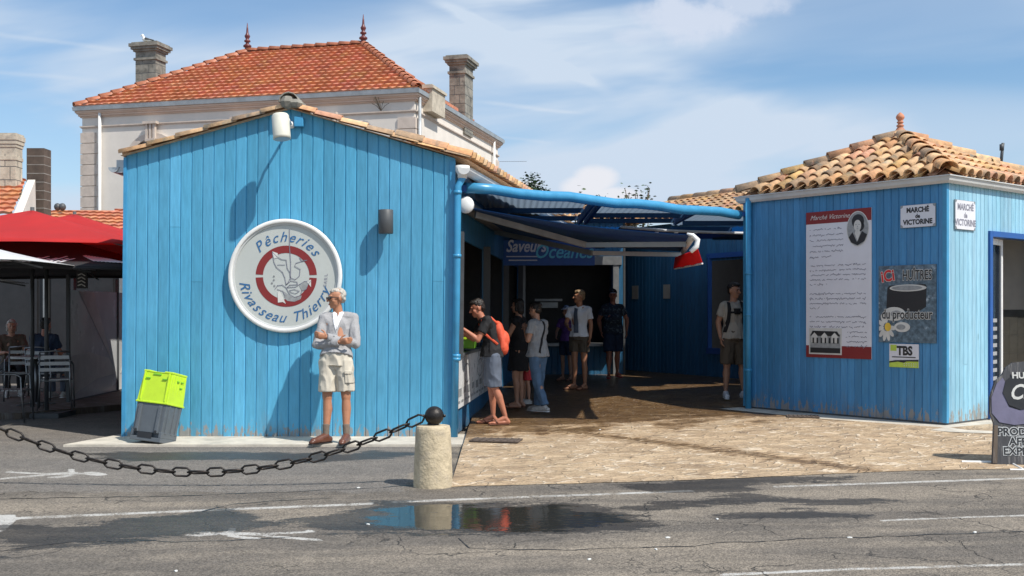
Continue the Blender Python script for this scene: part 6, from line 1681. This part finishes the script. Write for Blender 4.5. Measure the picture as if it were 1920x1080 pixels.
# 1 older man leaning on the gable wall, arms folded
LEAN = dict(pel=(-.0, .10, .94), wai=(.0, .16, 1.06), che=(.0, .24, 1.27), nec=(-.005, .29, 1.45), hea=(-.025, .26, 1.605), sL=(-.155, .25, 1.375), sR=(.160, .27, 1.375),
            eL=(-.215, .10, 1.09), eR=(.215, .12, 1.10), wL=(.055, -.035, 1.125), wR=(-.085, -.01, 1.175), pnL=(.2, 1, .1), pnR=(-.2, 1, .1),
            hL=(-.09, .09, .91), hR=(.09, .09, .91), kL=(-.095, .06, .50), kR=(.115, .06, .50), aL=(-.10, .0, .09), aR=(.125, .0, .09), tL=(-.19, -.12, .03), tR=(.115, -.16, .03), yaw=-62, tilt=4)
mp_ = XY(629, 12.02)
root, body, tp, bt, V, HM = person('white haired man in grey cardigan and beige shorts leaning on the wall with folded arms', (mp_.x, 11.98, .03), 0, 1.775, LEAN,
    'skin_tan', 'hair_white', 'bald_top', 'knit_grey', 'long', .02, 'cloth_beige', 'shorts', .57, 'shoe', 'leather_brown', .0075, 1.0, .0, curl=1.5, socks='sock_brown', seed=2)
drape('shirt_collar', [[(-.078, 1.485), (-.04, 1.50), (-.005, 1.30), (-.012, 1.24)], [(.075, 1.485), (.04, 1.50), (-.005, 1.30), (-.002, 1.25)], [(-.04, 1.47), (.04, 1.47), (-.003, 1.25)]], tp, 'cloth_white', root, .006)
drape('throat', [[(-.028, 1.50), (.028, 1.50), (.0, 1.405)]], tp, 'skin_tan', root, .0115)
drape('button_band', [[(-.014, 1.25), (.006, 1.25), (.004, 1.185), (-.010, 1.185)]], tp, 'cloth_grey', root, .006)
drape('cargo_pocket', [[(.115, .80), (.205, .79), (.205, .665), (.12, .67)]], bt, 'cloth_beige', root, .012)
drape('pocket_flap', [[(.110, .815), (.21, .805), (.21, .765), (.112, .772)]], bt, 'cloth_beige', root, .020)
g_ = MB(); g_.M = HM
for sg in (-1, 1): g_.box((sg*.034, -.098, .010), (.050, .006, .032)); g_.bar((sg*.062, -.095, .016), (sg*.078, .01, .012), .004, .006)
g_.bar((-.012, -.103, .016), (.012, -.103, .016), .004); g_.build('sunglasses', 'glass_dark', root)
# 2 shopper at the counter with the orange backpack
BEND = dict(che=(0, -.05, 1.27), nec=(0, -.12, 1.42), hea=(0, -.20, 1.54), sL=(-.17, -.09, 1.38), sR=(.17, -.09, 1.38), eL=(-.20, -.22, 1.13), eR=(.20, -.22, 1.13), wL=(-.12, -.41, 1.24), wR=(.14, -.40, 1.27), wai=(0, .0, 1.08), tilt=18,
            kL=(-.09, -.0, .5), kR=(.09, .02, .5), aL=(-.09, .03, .09), aR=(.10, .16, .09), tL=(-.10, -.13, .03), tR=(.11, 0, .03), pnL=(0, 0, -1), pnR=(0, 0, -1))
q = G(930, 795, .105)
r2, b2, t2, *_ = person('shopper in a dark top and slate shorts with a bright orange backpack at the counter', (q.x-.05, q.y, .105), R(-80), 1.64, BEND, 'skin_red', 'hair_dark', 'short', 'cloth_black', 'short', .08, 'cloth_slate', 'shorts', .50, 'sandal', 'leather_brown', seed=5)
bp_ = empty('backpack', (q.x-.05, q.y, .105), (0, 0, R(-80)), 'bright orange backpack on the back of the shopper at the counter', 'backpack')
c = MB(); c.cap((0, .13, .96), (0, .07, 1.20), .125, .115, (1, 0, 0), .62, 18); c.ball((0, .12, 1.06), (.115, .105, .12), 16); solid(c, 'bag', 'orange_fabric', bp_, .010, 3, .006, 10)
c = MB(); c.smooth = True
for sg in (-1, 1): c.tube([(sg*.07, .07, 1.24), (sg*.10, -.03, 1.33), (sg*.12, -.14, 1.30), (sg*.12, -.13, 1.15), (sg*.13, .05, 1.0)], .018, 8)
c.build('strap', 'orange_fabric', bp_)
c = MB(); c.smooth = True; c.cap((-.14, .10, .90), (-.14, .12, 1.0), .05, .055); c.build('side_pouch', 'red_fabric', bp_)
# 3 dark dressed shopper behind
q = G(972, 768, .12)
person('bare legged shopper in a short black dress behind the orange backpack', (q.x, q.y+.3, .12), R(-110), 1.58, dict(eL=(-.2, -.10, 1.15), wL=(-.14, -.28, 1.20), eR=(.2, -.1, 1.15), wR=(.12, -.28, 1.20), yaw=-10), 'skin', 'hair_dark', 'bob', 'cloth_black', 'none', .05, 'cloth_black', 'skirt', .60, 'sandal', 'leather_brown', .011, seed=8)
# 4 grey T-shirt and jeans
q = G(1008, 772, .13)
JP = dict(eL=(-.22, -.06, 1.14), wL=(-.10, -.20, 1.30), eR=(.22, -.02, 1.14), wR=(.10, -.18, 1.32), kL=(-.09, -.03, .5), kR=(.10, .06, .5), aL=(-.09, -.06, .09), aR=(.11, .22, .11), tL=(-.11, -.2, .03), tR=(.12, .06, .03), nec=(0, -.02, 1.46), hea=(0, -.05, 1.60), tilt=12)
r4, b4, t4, bt4, *_ = person('woman in a loose pale grey T-shirt and blue jeans seen from behind', (q.x, q.y, .125), R(-128), 1.53, JP, 'skin', 'hair_dark', 'bun', 'cloth_grey', 'short', .10, 'denim', 'trousers', .1, 'shoe', 'sneaker', .009, 1.08, seed=11)
drape('bag_strap', [[(-.09, 1.50), (-.055, 1.50), (.14, .95), (.11, .93)]], t4, 'cloth_black', r4, .006, True)
# 5 child in red shorts
q = G(986, 752, .19)
person('small child in bright red shorts between the shoppers', (q.x, q.y, .15), R(-60), 1.12, {}, 'skin', 'hair_dark', 'short', 'cloth_black', 'short', .05, 'cloth_red', 'shorts', .55, 'shoe', 'sneaker', .012, seed=14)
# 6 child with white cap
q = XY(1062, 20.4)
r6, b6, *_r = person('child in a white cap and purple T-shirt beside the woman in white', (q.x, q.y, .2), R(-35), 1.42, dict(eL=(-.2, -.12, 1.15), wL=(-.12, -.26, 1.05)), 'skin', 'hair_dark', 'short', 'cloth_purple', 'short', .05, 'cloth_navy', 'shorts', .60, 'sandal', 'leather_brown', .012, .9, seed=17)
def cap_hat(root, HM, m, m2=None):
    c = MB(); c.M = HM; c.smooth = True; n = 16
    vs = [(0, .01, .150)]+[(.086*math.cos(a)*math.cos(e), .012+.105*math.sin(a)*math.cos(e), .055+.095*math.sin(e)) for e in (R(60), R(30), 0) for a in [2*math.pi*k/n for k in range(n)]]
    fs = [[0, 1+k, 1+(k+1) % n] for k in range(n)]+[[1+j*n+k, 1+(j+1)*n+k, 1+(j+1)*n+(k+1) % n, 1+j*n+(k+1) % n] for j in range(2) for k in range(n)]
    c.add(vs, fs); o = c.build('cap', m, root)
    c = MB(); c.M = HM; c.cap((-.03, -.11, .056), (.03, -.11, .056), .05, .05, (0, 1, 0), .15); c.ball((0, -.115, .054), (.068, .055, .007), 12); c.build('peak', m2 or m, o)
cap_hat(r6, _r[-1], 'cloth_white')
# 7 woman in the white striped tee
q = XY(1086, 18.0)
W7 = dict(eR=(.21, .03, 1.14), wR=(.20, -.0, .90), eL=(-.21, -.10, 1.16), wL=(-.13, -.24, 1.10), kL=(-.08, -.02, .5), kR=(.09, -.0, .5), aL=(-.10, .02, .09), aR=(.10, .02, .09), tL=(-.20, -.10, .03), tR=(.05, -.15, .03), yaw=-50)
r7, b7, t7, bt7, V7, HM7 = person('woman in a loose white T-shirt with grey stripe and dark shorts in the sun', (q.x, q.y, .2), R(-22), 1.68, W7, 'skin_tan', 'hair_blond', 'short', 'cloth_white', 'short', .05, 'cloth_brown', 'shorts', .66, 'sandal', 'leather_brown', .009, .95, seed=19)
drape('shirt_stripe', [[(-.07, 1.44), (.0, 1.42), (.03, 1.0), (-.06, 1.0)]], t7, 'cloth_slate', r7, .006)
# 8 man in cap and patterned shirt
q = XY(1149, 21.3)
W8 = dict(eL=(-.27, .06, 1.15), wL=(-.24, .0, .93), eR=(.29, .04, 1.16), wR=(.27, -.04, .92), kL=(-.09, -.08, .51), kR=(.10, .02, .5), aL=(-.10, -.10, .09), aR=(.11, .12, .10), tL=(-.13, -.26, .035), tR=(.14, -.04, .03), yaw=-8)
r8, b8, t8, bt8, V8, HM8 = person('stout man in a cap and dark patterned shirt walking out of the shade', (q.x, q.y, .2), R(5), 1.76, W8, 'skin_red', 'hair_dark', 'short', 'cloth_floral', 'short', .10, 'cloth_navy', 'shorts', .52, 'sandal', 'cloth_red', .010, 1.12, .04, seed=23)
cap_hat(r8, HM8, 'cloth_black', 'cloth_white')
# 9 man with the chest strapped backpack
q = XY(1376, 16.6)
W9 = dict(eL=(-.23, .05, 1.15), wL=(-.22, -.03, .92), eR=(.23, .06, 1.15), wR=(.20, -.0, .92), yaw=35, tilt=6, tL=(-.16, -.14, .03), tR=(.18, -.12, .03), kL=(-.11, 0, .5), kR=(.13, 0, .5), aL=(-.12, .02, .09), aR=(.16, .02, .09))
r9, b9, t9, bt9, V9, HM9 = person('man in a cream T-shirt with black backpack straps half hidden by the kiosk corner', (q.x, q.y, .165), R(8), 1.80, W9, 'skin', 'hair_dark', 'short', 'cloth_cream', 'short', .08, 'cloth_brown', 'shorts', .52, 'shoe', 'cloth_white', .009, 1.08, seed=27)
drape('backpack_strap', [[(-.12, 1.50), (-.075, 1.50), (-.095, 1.15), (-.15, 1.0), (-.18, 1.0), (-.14, 1.2)], [(.12, 1.50), (.075, 1.50), (.095, 1.15), (.15, 1.0), (.18, 1.0), (.14, 1.2)]], t9, 'cloth_black', r9, .010)
drape('chest_strap', [[(-.12, 1.315), (.12, 1.315), (.12, 1.285), (-.12, 1.285)], [(-.05, 1.36), (.06, 1.36), (.05, 1.27), (-.04, 1.27)]], t9, 'cloth_black', r9, .018)
bk = empty('backpack', (q.x, q.y, .165), (0, 0, R(8)), 'black backpack on the man by the kiosk corner', 'backpack')
c = MB(); c.cap((0, .20, 1.08), (0, .18, 1.36), .14, .12, (1, 0, 0), .6, 16); solid(c, 'bag', 'cloth_black', bk, .012, 3, .005, 9)
# seated guests on the terrace
SIT = dict(pel=(0, .05, .52), wai=(0, .06, .66), che=(0, .04, .88), nec=(0, .03, 1.05), hea=(0, .0, 1.20), sL=(-.175, .05, 1.0), sR=(.175, .05, 1.0), eL=(-.22, -.05, .74), eR=(.22, -.05, .74), wL=(-.12, -.27, .76), wR=(.12, -.27, .76),
           hL=(-.09, .03, .50), hR=(.09, .03, .50), kL=(-.11, -.40, .50), kR=(.11, -.40, .50), aL=(-.11, -.38, .09), aR=(.11, -.38, .09), tL=(-.12, -.53, .03), tR=(.12, -.53, .03), pnL=(0, 0, -1), pnR=(0, 0, -1))
q = XY(86, 17.3); person('seated guest in a dark blue shirt with back to the road on the terrace', (q.x, q.y, .09), R(175), 1.75, SIT, 'skin_red', 'hair_dark', 'short', 'cloth_navy', 'short', .04, 'cloth_slate', 'trousers', .1, 'shoe', 'sneaker', .012, seed=31)
chair((q.x, q.y-.02, .09), R(175), 'steel chair under the seated guest in dark blue')
q = XY(22, 18.2); person('seated guest in a dark brown top deep in the terrace shade', (q.x, q.y, .09), R(30), 1.70, SIT, 'skin', 'hair_white', 'bob', 'cloth_brown', 'short', .04, 'cloth_black', 'trousers', .1, 'shoe', 'sneaker', .012, seed=33)
chair((q.x, q.y, .09), R(30), 'steel chair under the seated guest in dark brown')
